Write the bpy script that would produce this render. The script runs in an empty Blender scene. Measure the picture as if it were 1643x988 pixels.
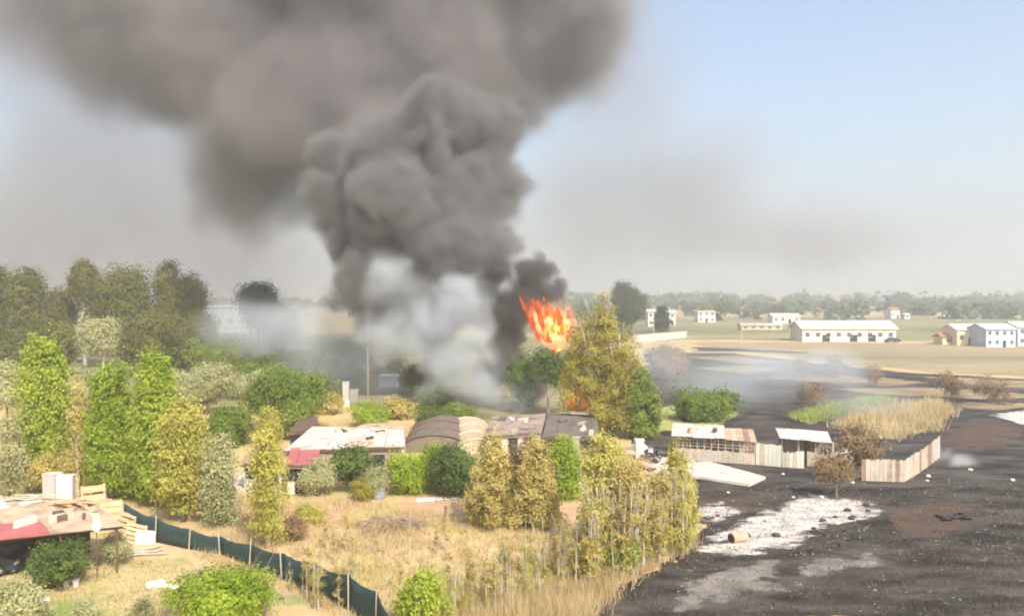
import bpy, bmesh, math, random
import numpy as np
from mathutils import Vector, Matrix
from mathutils.geometry import tessellate_polygon

sc = bpy.context.scene
C = sc.collection
# ------------------------------------------------------------------ camera, sky, sun, exposure
F, HC, CX, HY = 1423.0, 14.0, 821.5, 468.0          # focal length in photo pixels, eye height, image centre, horizon row
cam = bpy.data.objects.new('camera', bpy.data.cameras.new('camera')); C.objects.link(cam)
cam.location = (0, 0, HC); cam.data.lens = 36 * F / 1643; cam.data.clip_end = 20000
cam.rotation_euler = (math.radians(90) - math.atan((494 - HY) / F), 0, 0)
sc.camera = cam
EL, AZ = math.radians(42), math.radians(24)           # sun behind the camera, a little to the right
w = bpy.data.worlds.new('World'); sc.world = w; w.use_nodes = True
nt = w.node_tree
sky = nt.nodes.new('ShaderNodeTexSky'); sky.sky_type = 'NISHITA'; sky.sun_disc = False
sky.sun_elevation = EL; sky.sun_rotation = math.pi - AZ; sky.air_density = 1.0; sky.dust_density = 3.2; sky.ozone_density = 0.4
nt.links.new(sky.outputs[0], nt.nodes['Background'].inputs[0])
nt.nodes['Background'].inputs[1].default_value = 0.13
sl = bpy.data.lights.new('sun', 'SUN'); sl.energy = 4.0; sl.angle = math.radians(0.5); sl.color = (1, .93, .82)
so = bpy.data.objects.new('sun', sl); C.objects.link(so)
so.rotation_euler = Vector((math.sin(AZ) * math.cos(EL), -math.cos(AZ) * math.cos(EL), math.sin(EL))).to_track_quat('Z', 'Y').to_euler()
sc.view_settings.view_transform = 'Standard'; sc.view_settings.look = 'None'
sc.view_settings.exposure = 0.95; sc.view_settings.gamma = 1
cy = sc.cycles
cy.volume_bounces = 2; cy.volume_step_rate = 3.0; cy.volume_max_steps = 256
cy.max_bounces = 6; cy.diffuse_bounces = 3; cy.transmission_bounces = 3; cy.transparent_max_bounces = 12
cy.use_adaptive_sampling = True; cy.adaptive_threshold = 0.03; cy.use_denoising = True
cy.pixel_filter_type = 'BLACKMAN_HARRIS'; cy.filter_width = 2.0

def P(px, py, d):
    """The point at distance d seen at a place of the photograph."""
    return Vector(((px - CX) / F * d, d, HC + (HY - py) / F * d))
def gd(py): return HC * F / (py - HY)                 # distance of the ground at a row
def gp(px, py, z=0.0):
    d = (HC - z) * F / (py - HY)
    return Vector(((px - CX) / F * d, d, z))
def zat(py, d): return HC + (HY - py) / F * d

# ------------------------------------------------------------------ materials
def nodes_of(m):
    m.use_nodes = True
    return m.node_tree.nodes, m.node_tree.links
MATS = {}
FADED = {}
def mat(name, c1, c2=None, scale=1.0, rough=.85, detail=4, c3=None, s3=.2, t3=(.5, .62), bump=0.0, metal=0.0, lohi=(.35, .65), stretch=None, under=None, ns=.8):
    if name in MATS: return MATS[name]
    m = bpy.data.materials.new(name); n, l = nodes_of(m)
    b = n['Principled BSDF']; b.inputs['Roughness'].default_value = rough; b.inputs['Metallic'].default_value = metal
    b.inputs['Specular IOR Level'].default_value = .25
    tc = n.new('ShaderNodeTexCoord'); co = tc.outputs['Object']
    if stretch:
        mp = n.new('ShaderNodeMapping'); mp.inputs['Scale'].default_value = stretch; l.new(co, mp.inputs[0]); co = mp.outputs[0]
    def mixed(a, bcol, sc_, lo, hi, det):
        tx = n.new('ShaderNodeTexNoise'); tx.inputs['Scale'].default_value = sc_; tx.inputs['Detail'].default_value = det; tx.inputs['Roughness'].default_value = .62
        l.new(co, tx.inputs['Vector'])
        mr = n.new('ShaderNodeMapRange'); l.new(tx.outputs[0], mr.inputs[0]); mr.inputs[1].default_value = lo; mr.inputs[2].default_value = hi
        mx = n.new('ShaderNodeMix'); mx.data_type = 'RGBA'; l.new(mr.outputs[0], mx.inputs[0])
        for s, v in ((6, a), (7, bcol)):
            if isinstance(v, tuple): mx.inputs[s].default_value = (*v, 1)
            else: l.new(v, mx.inputs[s])
        return mx.outputs[2], tx.outputs[0]
    c2 = c2 or tuple(x * .75 for x in c1)
    col, h = mixed(c1, c2, scale, lohi[0], lohi[1], detail)
    if c3: col, _ = mixed(col, c3, s3, t3[0], t3[1], 5)
    if under:                                            # a stain that breaks up raggedly towards its rim
        us = under.get('stretch'); co0 = co; co = tc.outputs['Object']
        if us:
            mp = n.new('ShaderNodeMapping'); mp.inputs['Scale'].default_value = us; l.new(co, mp.inputs[0]); co = mp.outputs[0]
        uc, uh = mixed(under['c1'], under['c2'], under['scale'], *under['lohi'], under['detail'])
        if under.get('c3'): uc, _ = mixed(uc, under['c3'], under['s3'], *under['t3'], 5)
        at = n.new('ShaderNodeAttribute'); at.attribute_name = 'fade'
        nz = n.new('ShaderNodeTexNoise'); nz.inputs['Scale'].default_value = ns; nz.inputs['Detail'].default_value = 9; nz.inputs['Roughness'].default_value = .68; l.new(co0, nz.inputs['Vector'])
        ad = n.new('ShaderNodeMath'); ad.operation = 'MULTIPLY_ADD'; l.new(nz.outputs[0], ad.inputs[0]); ad.inputs[1].default_value = 2.6; ad.inputs[2].default_value = -1.36
        sm = n.new('ShaderNodeMath'); sm.operation = 'ADD'; l.new(ad.outputs[0], sm.inputs[0]); l.new(at.outputs['Fac'], sm.inputs[1])
        mr = n.new('ShaderNodeMapRange'); l.new(sm.outputs[0], mr.inputs[0]); mr.inputs[1].default_value = -.02; mr.inputs[2].default_value = .28
        mx = n.new('ShaderNodeMix'); mx.data_type = 'RGBA'; l.new(mr.outputs[0], mx.inputs[0]); l.new(uc, mx.inputs[6]); l.new(col, mx.inputs[7]); col = mx.outputs[2]; h = uh
        bump = under.get('bump', bump)
    l.new(col, b.inputs['Base Color'])
    if bump:
        bp = n.new('ShaderNodeBump'); bp.inputs['Strength'].default_value = 1; bp.inputs['Distance'].default_value = bump
        l.new(h, bp.inputs['Height']); l.new(bp.outputs[0], b.inputs['Normal'])
    MATS[name] = m
    return m
def leafmat(name, c1, c2, c3, trans=.25, nscale=.8):
    if name in MATS: return MATS[name]
    m = bpy.data.materials.new(name); n, l = nodes_of(m)
    b = n['Principled BSDF']; b.inputs['Roughness'].default_value = .7; b.inputs['Specular IOR Level'].default_value = .2
    tc = n.new('ShaderNodeTexCoord'); tx = n.new('ShaderNodeTexNoise'); tx.inputs['Scale'].default_value = nscale; tx.inputs['Detail'].default_value = 3
    l.new(tc.outputs['Object'], tx.inputs['Vector'])
    ge = n.new('ShaderNodeNewGeometry'); oi = n.new('ShaderNodeObjectInfo')
    a = n.new('ShaderNodeMath'); a.operation = 'MULTIPLY_ADD'; l.new(ge.outputs['Random Per Island'], a.inputs[0]); a.inputs[1].default_value = .26; a.inputs[2].default_value = -.13
    s = n.new('ShaderNodeMath'); s.operation = 'ADD'; l.new(a.outputs[0], s.inputs[0]); l.new(tx.outputs[0], s.inputs[1])
    o2 = n.new('ShaderNodeMath'); o2.operation = 'MULTIPLY_ADD'; l.new(oi.outputs['Random'], o2.inputs[0]); o2.inputs[1].default_value = .2; o2.inputs[2].default_value = -.1
    s2 = n.new('ShaderNodeMath'); s2.operation = 'ADD'; l.new(s.outputs[0], s2.inputs[0]); l.new(o2.outputs[0], s2.inputs[1])
    r = n.new('ShaderNodeValToRGB'); l.new(s2.outputs[0], r.inputs[0])
    e = r.color_ramp.elements; e[0].position = .25; e[0].color = (*c1, 1); e[1].position = .78; e[1].color = (*c3, 1)
    q = e.new(.5); q.color = (*c2, 1)
    l.new(r.outputs[0], b.inputs['Base Color'])
    t = n.new('ShaderNodeBsdfTranslucent'); l.new(r.outputs[0], t.inputs[0])
    mx = n.new('ShaderNodeMixShader'); mx.inputs[0].default_value = trans
    l.new(b.outputs[0], mx.inputs[1]); l.new(t.outputs[0], mx.inputs[2]); l.new(mx.outputs[0], n['Material Output'].inputs[0])
    MATS[name] = m
    return m

# ------------------------------------------------------------------ object helpers
def tag(o, label=None, cat=None, group=None, kind=None):
    if label: o['label'] = label
    if cat: o['category'] = cat
    if group: o['group'] = group
    if kind: o['kind'] = kind
    return o
def thing(name, loc, label, cat, group=None, rz=0.0):
    o = bpy.data.objects.new(name, None); C.objects.link(o)
    o.location = loc; o.rotation_euler = (0, 0, rz); o.empty_display_size = .3
    return tag(o, label, cat, group)
def link(name, me, parent=None, loc=None, rot=None):
    o = bpy.data.objects.new(name, me); C.objects.link(o)
    if parent: o.parent = parent
    if loc is not None: o.location = loc
    if rot is not None: o.rotation_euler = rot
    return o
def np_mesh(name, V, Q, m, smooth=False):
    """A mesh from vertex and quad arrays."""
    V = np.asarray(V, np.float32); Q = np.asarray(Q, np.int32); k = Q.shape[1]
    me = bpy.data.meshes.new(name)
    me.vertices.add(len(V)); me.vertices.foreach_set('co', V.ravel())
    me.loops.add(Q.size); me.loops.foreach_set('vertex_index', Q.ravel())
    me.polygons.add(len(Q)); me.polygons.foreach_set('loop_start', np.arange(0, Q.size, k, dtype=np.int32))
    me.update(calc_edges=True)
    if smooth: me.polygons.foreach_set('use_smooth', np.ones(len(Q), bool))
    me.materials.append(m)
    return me
class MB:
    def __init__(s): s.v = []; s.f = []
    def add(s, vs, fs):
        k = len(s.v); s.v += [tuple(v) for v in vs]; s.f += [tuple(i + k for i in f) for f in fs]; return s
    def box(s, x0, x1, y0, y1, z0, z1, M=None):
        vs = [Vector((x, y, z)) for z in (z0, z1) for x, y in ((x0, y0), (x1, y0), (x1, y1), (x0, y1))]
        if M: vs = [M @ v for v in vs]
        return s.add(vs, [(3, 2, 1, 0), (4, 5, 6, 7), (0, 1, 5, 4), (1, 2, 6, 5), (2, 3, 7, 6), (3, 0, 4, 7)])
    def tube(s, pts, rad, n=6, cap=True):
        pts = [Vector(p) for p in pts]; vs = []
        if not hasattr(rad, '__len__'): rad = [rad] * len(pts)
        for i, p in enumerate(pts):
            t = (pts[min(i + 1, len(pts) - 1)] - pts[max(i - 1, 0)]).normalized()
            u = t.cross(Vector((0, 1, .01)) if abs(t.y) < .9 else Vector((1, 0, 0))).normalized(); v = t.cross(u)
            vs += [p + rad[i] * (math.cos(a) * u + math.sin(a) * v) for a in (2 * math.pi * j / n for j in range(n))]
        fs = [(i * n + j, i * n + (j + 1) % n, (i + 1) * n + (j + 1) % n, (i + 1) * n + j) for i in range(len(pts) - 1) for j in range(n)]
        if cap: fs += [tuple(range(n))[::-1], tuple(range((len(pts) - 1) * n, len(pts) * n))]
        return s.add(vs, fs)
    def slab(s, quad, th):
        """A sheet through four points, th thick downwards."""
        q = [Vector(p) for p in quad]; nrm = (q[1] - q[0]).cross(q[3] - q[0]).normalized()
        if nrm.z < 0: q = q[::-1]; nrm = -nrm
        lo = [p - nrm * th for p in q]
        return s.add(lo + q, [(3, 2, 1, 0), (4, 5, 6, 7), (0, 1, 5, 4), (1, 2, 6, 5), (2, 3, 7, 6), (3, 0, 4, 7)])
    def mesh(s, name, m, smooth=False):
        me = bpy.data.meshes.new(name); me.from_pydata(s.v, [], s.f); me.materials.append(m)
        if smooth:
            for p in me.polygons: p.use_smooth = True
        me.update(); return me
    def build(s, name, m, parent=None, loc=None, rot=None, smooth=False):
        return link(name, s.mesh(name, m, smooth), parent, loc, rot)
def rough_edge(pts, rng, step=.5, amp=.35):
    """Midpoint-displaced outline."""
    out = []
    def rec(a, b, k):
        L = (b - a).length
        if L < step or k == 0: out.append(a); return
        n = Vector((-(b - a).y, (b - a).x)) / L
        m = (a + b) / 2 + n * rng.gauss(0, min(L * .11, amp * 2))
        rec(a, m, k - 1); rec(m, b, k - 1)
    for i in range(len(pts)): rec(Vector(pts[i][:2]), Vector(pts[(i + 1) % len(pts)][:2]), 9)
    return out
def sheet(name, pts, z, m, seed=1, step=.5, amp=.35, kind='structure'):
    o2 = rough_edge(pts, random.Random(seed), step, amp)
    vs = [Vector((p.x, p.y, 0)) for p in o2]
    tris = tessellate_polygon([vs])
    fix = []
    for t in tris:
        a, b, c = (vs[i] for i in t)
        fix.append(t if (b - a).cross(c - a).z > 0 else (t[0], t[2], t[1]))
    me = bpy.data.meshes.new(name); me.from_pydata([(v.x, v.y, z) for v in vs], [], fix); me.materials.append(m); me.update()
    o = link(name, me)
    if kind: o['kind'] = kind
    return o

def inside(q, x, y):
    c = False; j = len(q) - 1
    for i in range(len(q)):
        if (q[i].y > y) != (q[j].y > y) and x < (q[j].x - q[i].x) * (y - q[i].y) / (q[j].y - q[i].y) + q[i].x: c = not c
        j = i
    return c
def edge_dist(q, x, y):
    best = 1e9; p = Vector((x, y))
    for i in range(len(q)):
        a, b = q[i].xy, q[(i + 1) % len(q)].xy; u = b - a; t = max(0, min(1, (p - a).dot(u) / max(1e-9, u.dot(u)))); best = min(best, (p - a - u * t).length)
    return best
PZ = [.008]
def patch(name, pts, z, m, fade=1.5, n=44):
    """A ground patch as a grid whose 'fade' runs from 0 at the rim to 1 inside."""
    q = [gp(*p) for p in pts]; x0, x1 = min(p.x for p in q), max(p.x for p in q); y0, y1 = min(p.y for p in q), max(p.y for p in q)
    PZ[0] += .0017; z = PZ[0]
    mx = my = fade * .4; x0 -= mx; x1 += mx; y0 -= my; y1 += my
    vs, fd = [], []
    for j in range(n + 1):
        for i in range(n + 1):
            x, y = x0 + (x1 - x0) * i / n, y0 + (y1 - y0) * j / n; vs.append((x, y, z))
            dd = edge_dist(q, x, y); fd.append((dd / fade if inside(q, x, y) else -2.5 * dd / fade) * .9 + .1)
    fd = [max(-1.5, min(1.0, f)) for f in fd]
    fs = []
    for j in range(n):
        for i in range(n):
            f = (j * (n + 1) + i, j * (n + 1) + i + 1, (j + 1) * (n + 1) + i + 1, (j + 1) * (n + 1) + i)
            if max(fd[k] for k in f) > -.65: fs.append(f)
    me = np_mesh(name, vs, fs, m); at = me.attributes.new('fade', 'FLOAT', 'POINT'); at.data.foreach_set('value', fd)
    o = link(name, me); o['kind'] = 'structure'; return o
# ------------------------------------------------------------------ the ground
CHAR = dict(c1=(.014, .012, .0105), c2=(.085, .074, .064), scale=.35, detail=13, c3=(.13, .09, .056), s3=.07, t3=(.55, .78), bump=.2, lohi=(.40, .66), stretch=(.7, 1.4, 1))
STRAW = dict(c1=(.50, .375, .20), c2=(.39, .27, .135), scale=.35, detail=7, c3=(.40, .37, .10), s3=.09, t3=(.5, .68), bump=.12, lohi=(.35, .65))
straw = mat('dry_grass_ground', rough=1, **STRAW)
ground = link('ground', np_mesh('ground', [(-4000, -300, 0), (4000, -300, 0), (4000, 6500, 0), (-4000, 6500, 0)], [(0, 1, 2, 3)], straw)); ground['kind'] = 'structure'
char = mat('charred_ground', rough=1, **CHAR)
sheet('burnt_field', [gp(*p) for p in ((935, 1010), (950, 972), (990, 940), (1062, 905), (1112, 874), (1116, 800), (1086, 768), (1040, 742), (1010, 700), (1010, 640), (1040, 590), (1090, 566), (1180, 566), (1290, 580), (1450, 597), (1643, 608), (2050, 630), (2050, 1010))], .004, char, 3, .6, .5)
farm = mat('tan_stubble', (.35, .275, .165), (.26, .20, .11), .05, 1, 9, c3=(.20, .165, .10), s3=.02, t3=(.48, .62), bump=.05, stretch=(.5, 1.5, 1))
sheet('stubble_field', [gp(*p) for p in ((1095, 561), (1120, 549), (1260, 549), (1440, 551), (1643, 553), (2100, 560), (2100, 622), (1643, 604), (1450, 592), (1290, 576), (1180, 562))], .004, farm, 5, 3, 1.2)
green_far = mat('far_pasture', (.20, .185, .09), (.31, .26, .14), .02, 1, 8, c3=(.13, .13, .06), s3=.03, stretch=(.5, 1.5, 1))
sheet('far_pasture', [gp(*p) for p in ((860, 545), (1020, 546), (1120, 545), (1290, 545), (1480, 547), (1900, 549), (2100, 520), (1500, 508), (1000, 508), (800, 520))], .008, green_far, 6, 6, 2)
sheet('burnt_strip', [gp(*p) for p in ((1110, 556.5), (1200, 560), (1300, 565.5), (1298, 567), (1200, 564.5), (1112, 563))], .012, char, 7, 1.2, .4)
sheet('garden_ground', [gp(*p) for p in ((-500, 640), (-500, 540), (200, 535), (500, 535), (860, 540), (1000, 560), (1010, 690), (860, 705), (770, 690), (700, 660), (560, 640), (400, 650))], .006, mat('garden_ground', (.17, .17, .07), (.28, .23, .12), .12, 1, 6), 31, 1.5, .8)
for k_, pl in enumerate((((1205, 606), (1300, 600), (1420, 606), (1500, 614), (1430, 620), (1290, 612)), ((1330, 624), (1450, 620), (1620, 628), (1700, 640), (1560, 640), (1400, 632)), ((1480, 652), (1560, 644), (1700, 650), (1720, 660), (1600, 658)), ((1110, 590), (1200, 586), (1260, 592), (1200, 600)), ((1480, 604), (1560, 606), (1720, 616), (1700, 628), (1560, 618)), ((1090, 572), (1180, 571), (1280, 582), (1200, 584)), ((1560, 664), (1640, 660), (1760, 672), (1640, 678)))):
    patch('unburnt_strip', pl, .012, mat('scorched_straw', (.30, .23, .13), (.14, .11, .07), .3, 1, 8, lohi=(.42, .6), stretch=(.4, 1.2, 1), under=CHAR, ns=.35), 3.0)
yard = mat('trodden_yard', (.50, .37, .21), (.40, .29, .15), .5, 1, 6, c3=(.24, .26, .09), s3=.22, t3=(.52, .62), under=STRAW)
patch('dirt_yard', ((-250, 1060), (-250, 880), (60, 885), (185, 858), (265, 858), (330, 890), (470, 935), (600, 1000), (660, 1060)), .008, yard, 1.2, 60)
soil = mat('bare_reddish_soil', (.50, .33, .20), (.40, .25, .14), .8, 1, 5, under=STRAW)
patch('bare_soil', ((630, 802), (700, 786), (775, 796), (800, 818), (700, 826), (645, 820)), .008, soil, 1.5)
patch('soil_path', ((900, 800), (950, 792), (990, 800), (968, 850), (905, 910), (850, 920), (875, 860)), .008, soil, 1.5)
patch('bare_soil', ((400, 820), (470, 800), (560, 806), (560, 830), (470, 850)), .008, soil, 2.0)
ash = mat('white_ash', (.62, .57, .53), (.30, .27, .245), .8, 1, 9, under=CHAR, ns=.55, stretch=(.8, 1.5, 1))
patch('ash_patch', ((1112, 815), (1160, 806), (1190, 824), (1165, 842), (1118, 834)), .012, ash, 2.2)
patch('ash_patch', ((1590, 666), (1660, 656), (1720, 675), (1620, 690)), .012, ash, 3.0)
patch('ash_patch', ((1280, 905), (1400, 890), (1420, 915), (1300, 930)), .012, mat('grey_ash', (.22, .20, .18), (.12, .11, .10), .8, 1, 9, under=CHAR, ns=.6), 2.5)
patch('ash_patch', ((1100, 930), (1250, 900), (1260, 950), (1080, 985)), .012, mat('grey_ash', (.22, .20, .18)), 2.5)
rust = mat('reddish_burnt_soil', (.10, .06, .040), (.06, .043, .033), .7, 1, 7, under=CHAR, ns=.5)
patch('scorched_soil', ((1430, 822), (1500, 800), (1570, 818), (1550, 854), (1490, 868), (1440, 848)), .008, rust, 3.2)
patch('scorched_soil', ((1510, 692), (1580, 670), (1650, 690), (1605, 722), (1520, 720)), .008, rust, 4.0)
patch('ash_patch', ((1112, 890), (1160, 852), (1205, 832), (1262, 808), (1300, 794), (1345, 799), (1425, 810), (1405, 830), (1350, 842), (1310, 856), (1296, 874), (1230, 890), (1170, 894)), .012, ash, 2.4, 80)
reedg = mat('green_verge', (.22, .27, .06), (.36, .34, .13), .5, 1, 5, under=CHAR)
patch('green_verge', ((1262, 668), (1330, 648), (1400, 636), (1440, 640), (1380, 658), (1300, 682)), .008, reedg, 1.6)
patch('dry_verge', ((1330, 680), (1420, 650), (1500, 640), (1540, 656), (1500, 690), (1430, 706)), .008, mat('dry_verge', (.34, .28, .14), (.24, .20, .10), .5, 1, 6, under=CHAR), 2.0)
patch('green_verge', ((1020, 668), (1080, 650), (1150, 648), (1190, 665), (1150, 686), (1050, 694)), .008, reedg, 2.0)
hillm = mat('far_hill', (.10, .12, .10), (.15, .15, .11), .004, 1, 5)
def hill(name, px0, px1, top, d, seed):
    rng = random.Random(seed); a, b = P(px0, HY, d).x, P(px1, HY, d).x; n, k = 48, 8; H = zat(top, d); vs = []
    ph = [rng.uniform(0, 6) for _ in range(4)]
    for j in range(k + 1):
        for i in range(n + 1):
            t = i / n; u = j / k
            hh = H * math.sin(math.pi * t) ** 1.4 * (1 + .16 * math.sin(7 * t + ph[0]) + .07 * math.sin(17 * t + ph[1])) * math.sin(math.pi * u)
            vs.append((a + (b - a) * t, d + (u - .5) * 900, hh * (1 + .08 * math.sin(9 * t + 5 * u + ph[2])) - .5))
    fs = [(j * (n + 1) + i, j * (n + 1) + i + 1, (j + 1) * (n + 1) + i + 1, (j + 1) * (n + 1) + i) for j in range(k) for i in range(n)]
    o = link(name, np_mesh(name, vs, fs, hillm, True)); o['kind'] = 'structure'
hill('hills', 860, 1330, 440, 3600, 2); hill('hills', 1340, 2100, 447, 4300, 3); hill('hills', -200, 900, 452, 4500, 4)

# ------------------------------------------------------------------ foliage
def leaf_cloud(rng, lobes, n, leaf, clump, per=48, shell=.55, up=0.0, flat=.8):
    """Small leaf faces in clumps spread through ellipsoid lobes."""
    L = np.array(lobes, float); wt = (L[:, 3] * L[:, 4] * L[:, 5]) ** .75; wt /= wt.sum()
    K = max(1, n // per); li = rng.choice(len(L), K, p=wt)
    dr = rng.normal(size=(K, 3)); dr /= np.linalg.norm(dr, axis=1)[:, None]
    rr = (shell + (1 - shell) * rng.random(K) ** .6)[:, None] * rng.normal(.98, .13, (K, 1)).clip(.7, 1.32)
    cen = L[li, :3] + dr * rr * L[li, 3:6]
    cs = rng.uniform(.45, 1.45, K) * clump
    idx = np.repeat(np.arange(K), per); N = len(idx)
    pos = cen[idx] + np.clip(rng.normal(size=(N, 3)), -1.7, 1.7) * cs[idx][:, None] * np.array([1, 1, flat])
    pos[:, 2] = np.maximum(pos[:, 2], .06)
    nrm = dr[idx] * 1.0 + rng.normal(size=(N, 3)) * .30 + np.array([0, -.2, .35])
    nrm /= np.linalg.norm(nrm, axis=1)[:, None]
    t = rng.normal(size=(N, 3)); t[:, 2] += up
    u = np.cross(nrm, t); u /= np.linalg.norm(u, axis=1)[:, None]; v = np.cross(nrm, u)
    sz = (leaf * rng.uniform(.6, 1.35, N))[:, None]
    V = np.stack([pos - u * sz * .6 - v * sz * .3, pos + u * sz * .6 - v * sz * .3, pos + v * sz * (.9 + .12 * up)], 1).reshape(-1, 3)
    return V, np.arange(N * 3).reshape(-1, 3)
LM = {
 'poplar': leafmat('poplar_leaves', (.19, .285, .028), (.30, .38, .042), (.43, .47, .07), .45),
 'yellow': leafmat('yellowing_leaves', (.34, .34, .06), (.46, .43, .10), (.58, .53, .17), .45),
 'eucal': leafmat('eucalyptus_leaves', (.075, .088, .022), (.135, .14, .035), (.22, .195, .055), .3),
 'green': leafmat('green_leaves', (.09, .15, .02), (.16, .22, .03), (.25, .29, .05), .35),
 'dark': leafmat('dark_green_leaves', (.05, .09, .02), (.09, .14, .03), (.16, .21, .05), .3),
 'olive': leafmat('olive_leaves', (.27, .28, .12), (.37, .37, .18), (.48, .47, .26), .35),
 'bright': leafmat('bright_leaves', (.17, .26, .02), (.27, .36, .03), (.38, .44, .06), .4),
 'cypress': leafmat('dry_conifer_leaves', (.31, .25, .07), (.43, .35, .11), (.56, .46, .18), .35),
 'brown': leafmat('browned_leaves', (.15, .10, .055), (.23, .155, .08), (.32, .22, .11), .25),
 'ochre': leafmat('ochre_leaves', (.26, .23, .035), (.37, .32, .055), (.49, .41, .09), .45),
 'far': leafmat('far_tree_leaves', (.05, .068, .025), (.08, .10, .035), (.12, .135, .05), .1, .08),
}
bark = mat('pale_bark', (.50, .44, .34), (.33, .28, .21), 3, .9, 4)
dbark = mat('grey_bark', (.22, .17, .12), (.12, .09, .065), 3, .9, 4)
def trunk_mesh(rng, h, r, lean=.04, limbs=6, reach=1.2, start=.25, top=.9, m=bark, rise=1.0, n=7):
    mb = MB(); lx, ly = rng.normal(0, lean, 2) * h
    def at(t): return Vector((lx * t * t + .05 * r * math.sin(9 * t), ly * t * t, h * top * t))
    mb.tube([at(t) for t in (0, .08, .25, .5, .75, 1)], [r * 1.5, r * 1.1, r, r * .75, r * .45, r * .12], n)
    for i in range(limbs):
        t = start + (.92 - start) * (i + rng.random() * .6) / max(1, limbs); a = rng.uniform(0, 6.283); L = reach * (1.15 - .6 * t) * rng.uniform(.7, 1.2)
        b = at(t); d = Vector((math.cos(a), math.sin(a), rise * rng.uniform(.6, 1.3)))
        mid = b + d * L * .5 + Vector((0, 0, L * .05)); e = b + d * L * .95 + Vector((0, 0, L * .22))
        q = r * (.5 - .3 * t); mb.tube([b, mid, e], [q, q * .65, q * .2], 5)
    return mb.mesh('trunk', m, True)
def columnar_lobes(rng, h, w, base=.12, k=22, slim=.30):
    L = [(0, 0, h * (base + (1 - base) * .40), w * .24, w * .24, h * .36)]
    for i in range(k):
        a = i * 2.4 + rng.uniform(-.4, .4); t = .04 + .74 * (i + rng.random()) / k; rad = w * .5 * rng.uniform(.55, .85) * max(.12, math.sin(math.pi * (.28 + .72 * t)) ** .8 - .12)
        zc = h * (base + (1 - base) * t); f = 1.15 - .55 * t
        L.append((math.cos(a) * rad, math.sin(a) * rad, zc, w * slim * .5 * f, w * slim * .5 * f, h * rng.uniform(.10, .19)))
    for q in range(3): L.append((w * rng.uniform(-.13, .13), w * rng.uniform(-.1, .1), h * rng.uniform(.76, .84), w * .10, w * .10, h * rng.uniform(.10, .17)))
    return L
def round_lobes(rng, h, w, base=.25, k=9, spread=.62):
    L = []; zc = h * (base + 1) / 2; rz = h * (1 - base) / 2
    for i in range(k):
        d = rng.normal(size=3); d /= np.linalg.norm(d); s = rng.uniform(.5, 1.0) * spread
        f = rng.uniform(.34, .52)
        L.append((d[0] * w / 2 * s, d[1] * w / 2 * s, zc + d[2] * rz * s, w / 2 * f, w / 2 * f, rz * f * 1.05))
    L.append((0, 0, zc, w * .27, w * .27, rz * .6))
    return L
def bush_lobes(rng, h, w, k=7):
    L = []
    for i in range(k):
        a = rng.uniform(0, 6.283); s = rng.uniform(.15, .6)
        L.append((math.cos(a) * w / 2 * s, math.sin(a) * w / 2 * s, h * rng.uniform(.35, .62), w * rng.uniform(.2, .32), w * rng.uniform(.2, .32), h * rng.uniform(.28, .40)))
    return L
SEED = [100]
def tree(name, px, base, top, wpx, form, lm, label, cat='tree', n=None, leaf=.24, clump=.42, group=None, bk=None, cbase=None, limbs=7, trunk_r=None, lean=.02, shell=.55, low=None):
    """One tree at a place on the ground: trunk with limbs, and a crown of leaf clumps."""
    SEED[0] += 1; rng = np.random.default_rng(SEED[0])
    loc = gp(px, base); d = loc.y; h = zat(top, d); wd = wpx / F * d
    t = thing(name, loc, label, cat, group)
    bk = bk or dbark
    if form == 'column':
        cb = .10 if cbase is None else cbase
        lobes = columnar_lobes(rng, h * .97, wd, cb); area = wd * h * 3.1; up = 2.0; rise = 1.5; tp = .84
    elif form == 'cone':
        lobes = [(0, 0, h * .42, wd * .20, wd * .20, h * .40)]
        for i in range(20):
            a = i * 2.4 + rng.uniform(-.3, .3); f = (i + .5) / 20 * .82; rad = wd * .5 * (1 - f) ** .75 * .68
            lobes.append((math.cos(a) * rad, math.sin(a) * rad, h * (.10 + f * .95), wd * .17 * (1.1 - f * .6), wd * .17 * (1.1 - f * .6), h * .12))
        area = wd * h * 2.6; up = 1.2; rise = 1.6; tp = .95
    elif form == 'bush':
        lobes = bush_lobes(rng, h, wd); area = wd * max(h, wd * .6) * 3; up = 0; rise = 1.0; tp = .6
    else:
        cb = .28 if cbase is None else cbase
        lobes = round_lobes(rng, h * .98, wd, cb); area = wd * h * (1 - cb) * 3.6; up = 0; rise = .9; tp = .8
    if n is None: n = 0
    leaf *= .53; clump *= .85
    dense = 4.2 * (n / max(1.0, area / (leaf * leaf) * 2.0) if n else 1.0)
    n = int(max(700, min(area / (leaf * leaf) * min(dense, 4.2), 34000)))
    V, Q = leaf_cloud(rng, lobes, n, leaf, clump, up=up, shell=shell)
    link('trunk', trunk_mesh(rng, h, trunk_r or max(.06, h * .016), lean, limbs, wd * .42, .2 if form != 'bush' else .08, tp, bk, rise), t)
    link('crown', np_mesh('crown', V, Q, LM[lm]), t)
    return t
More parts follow.
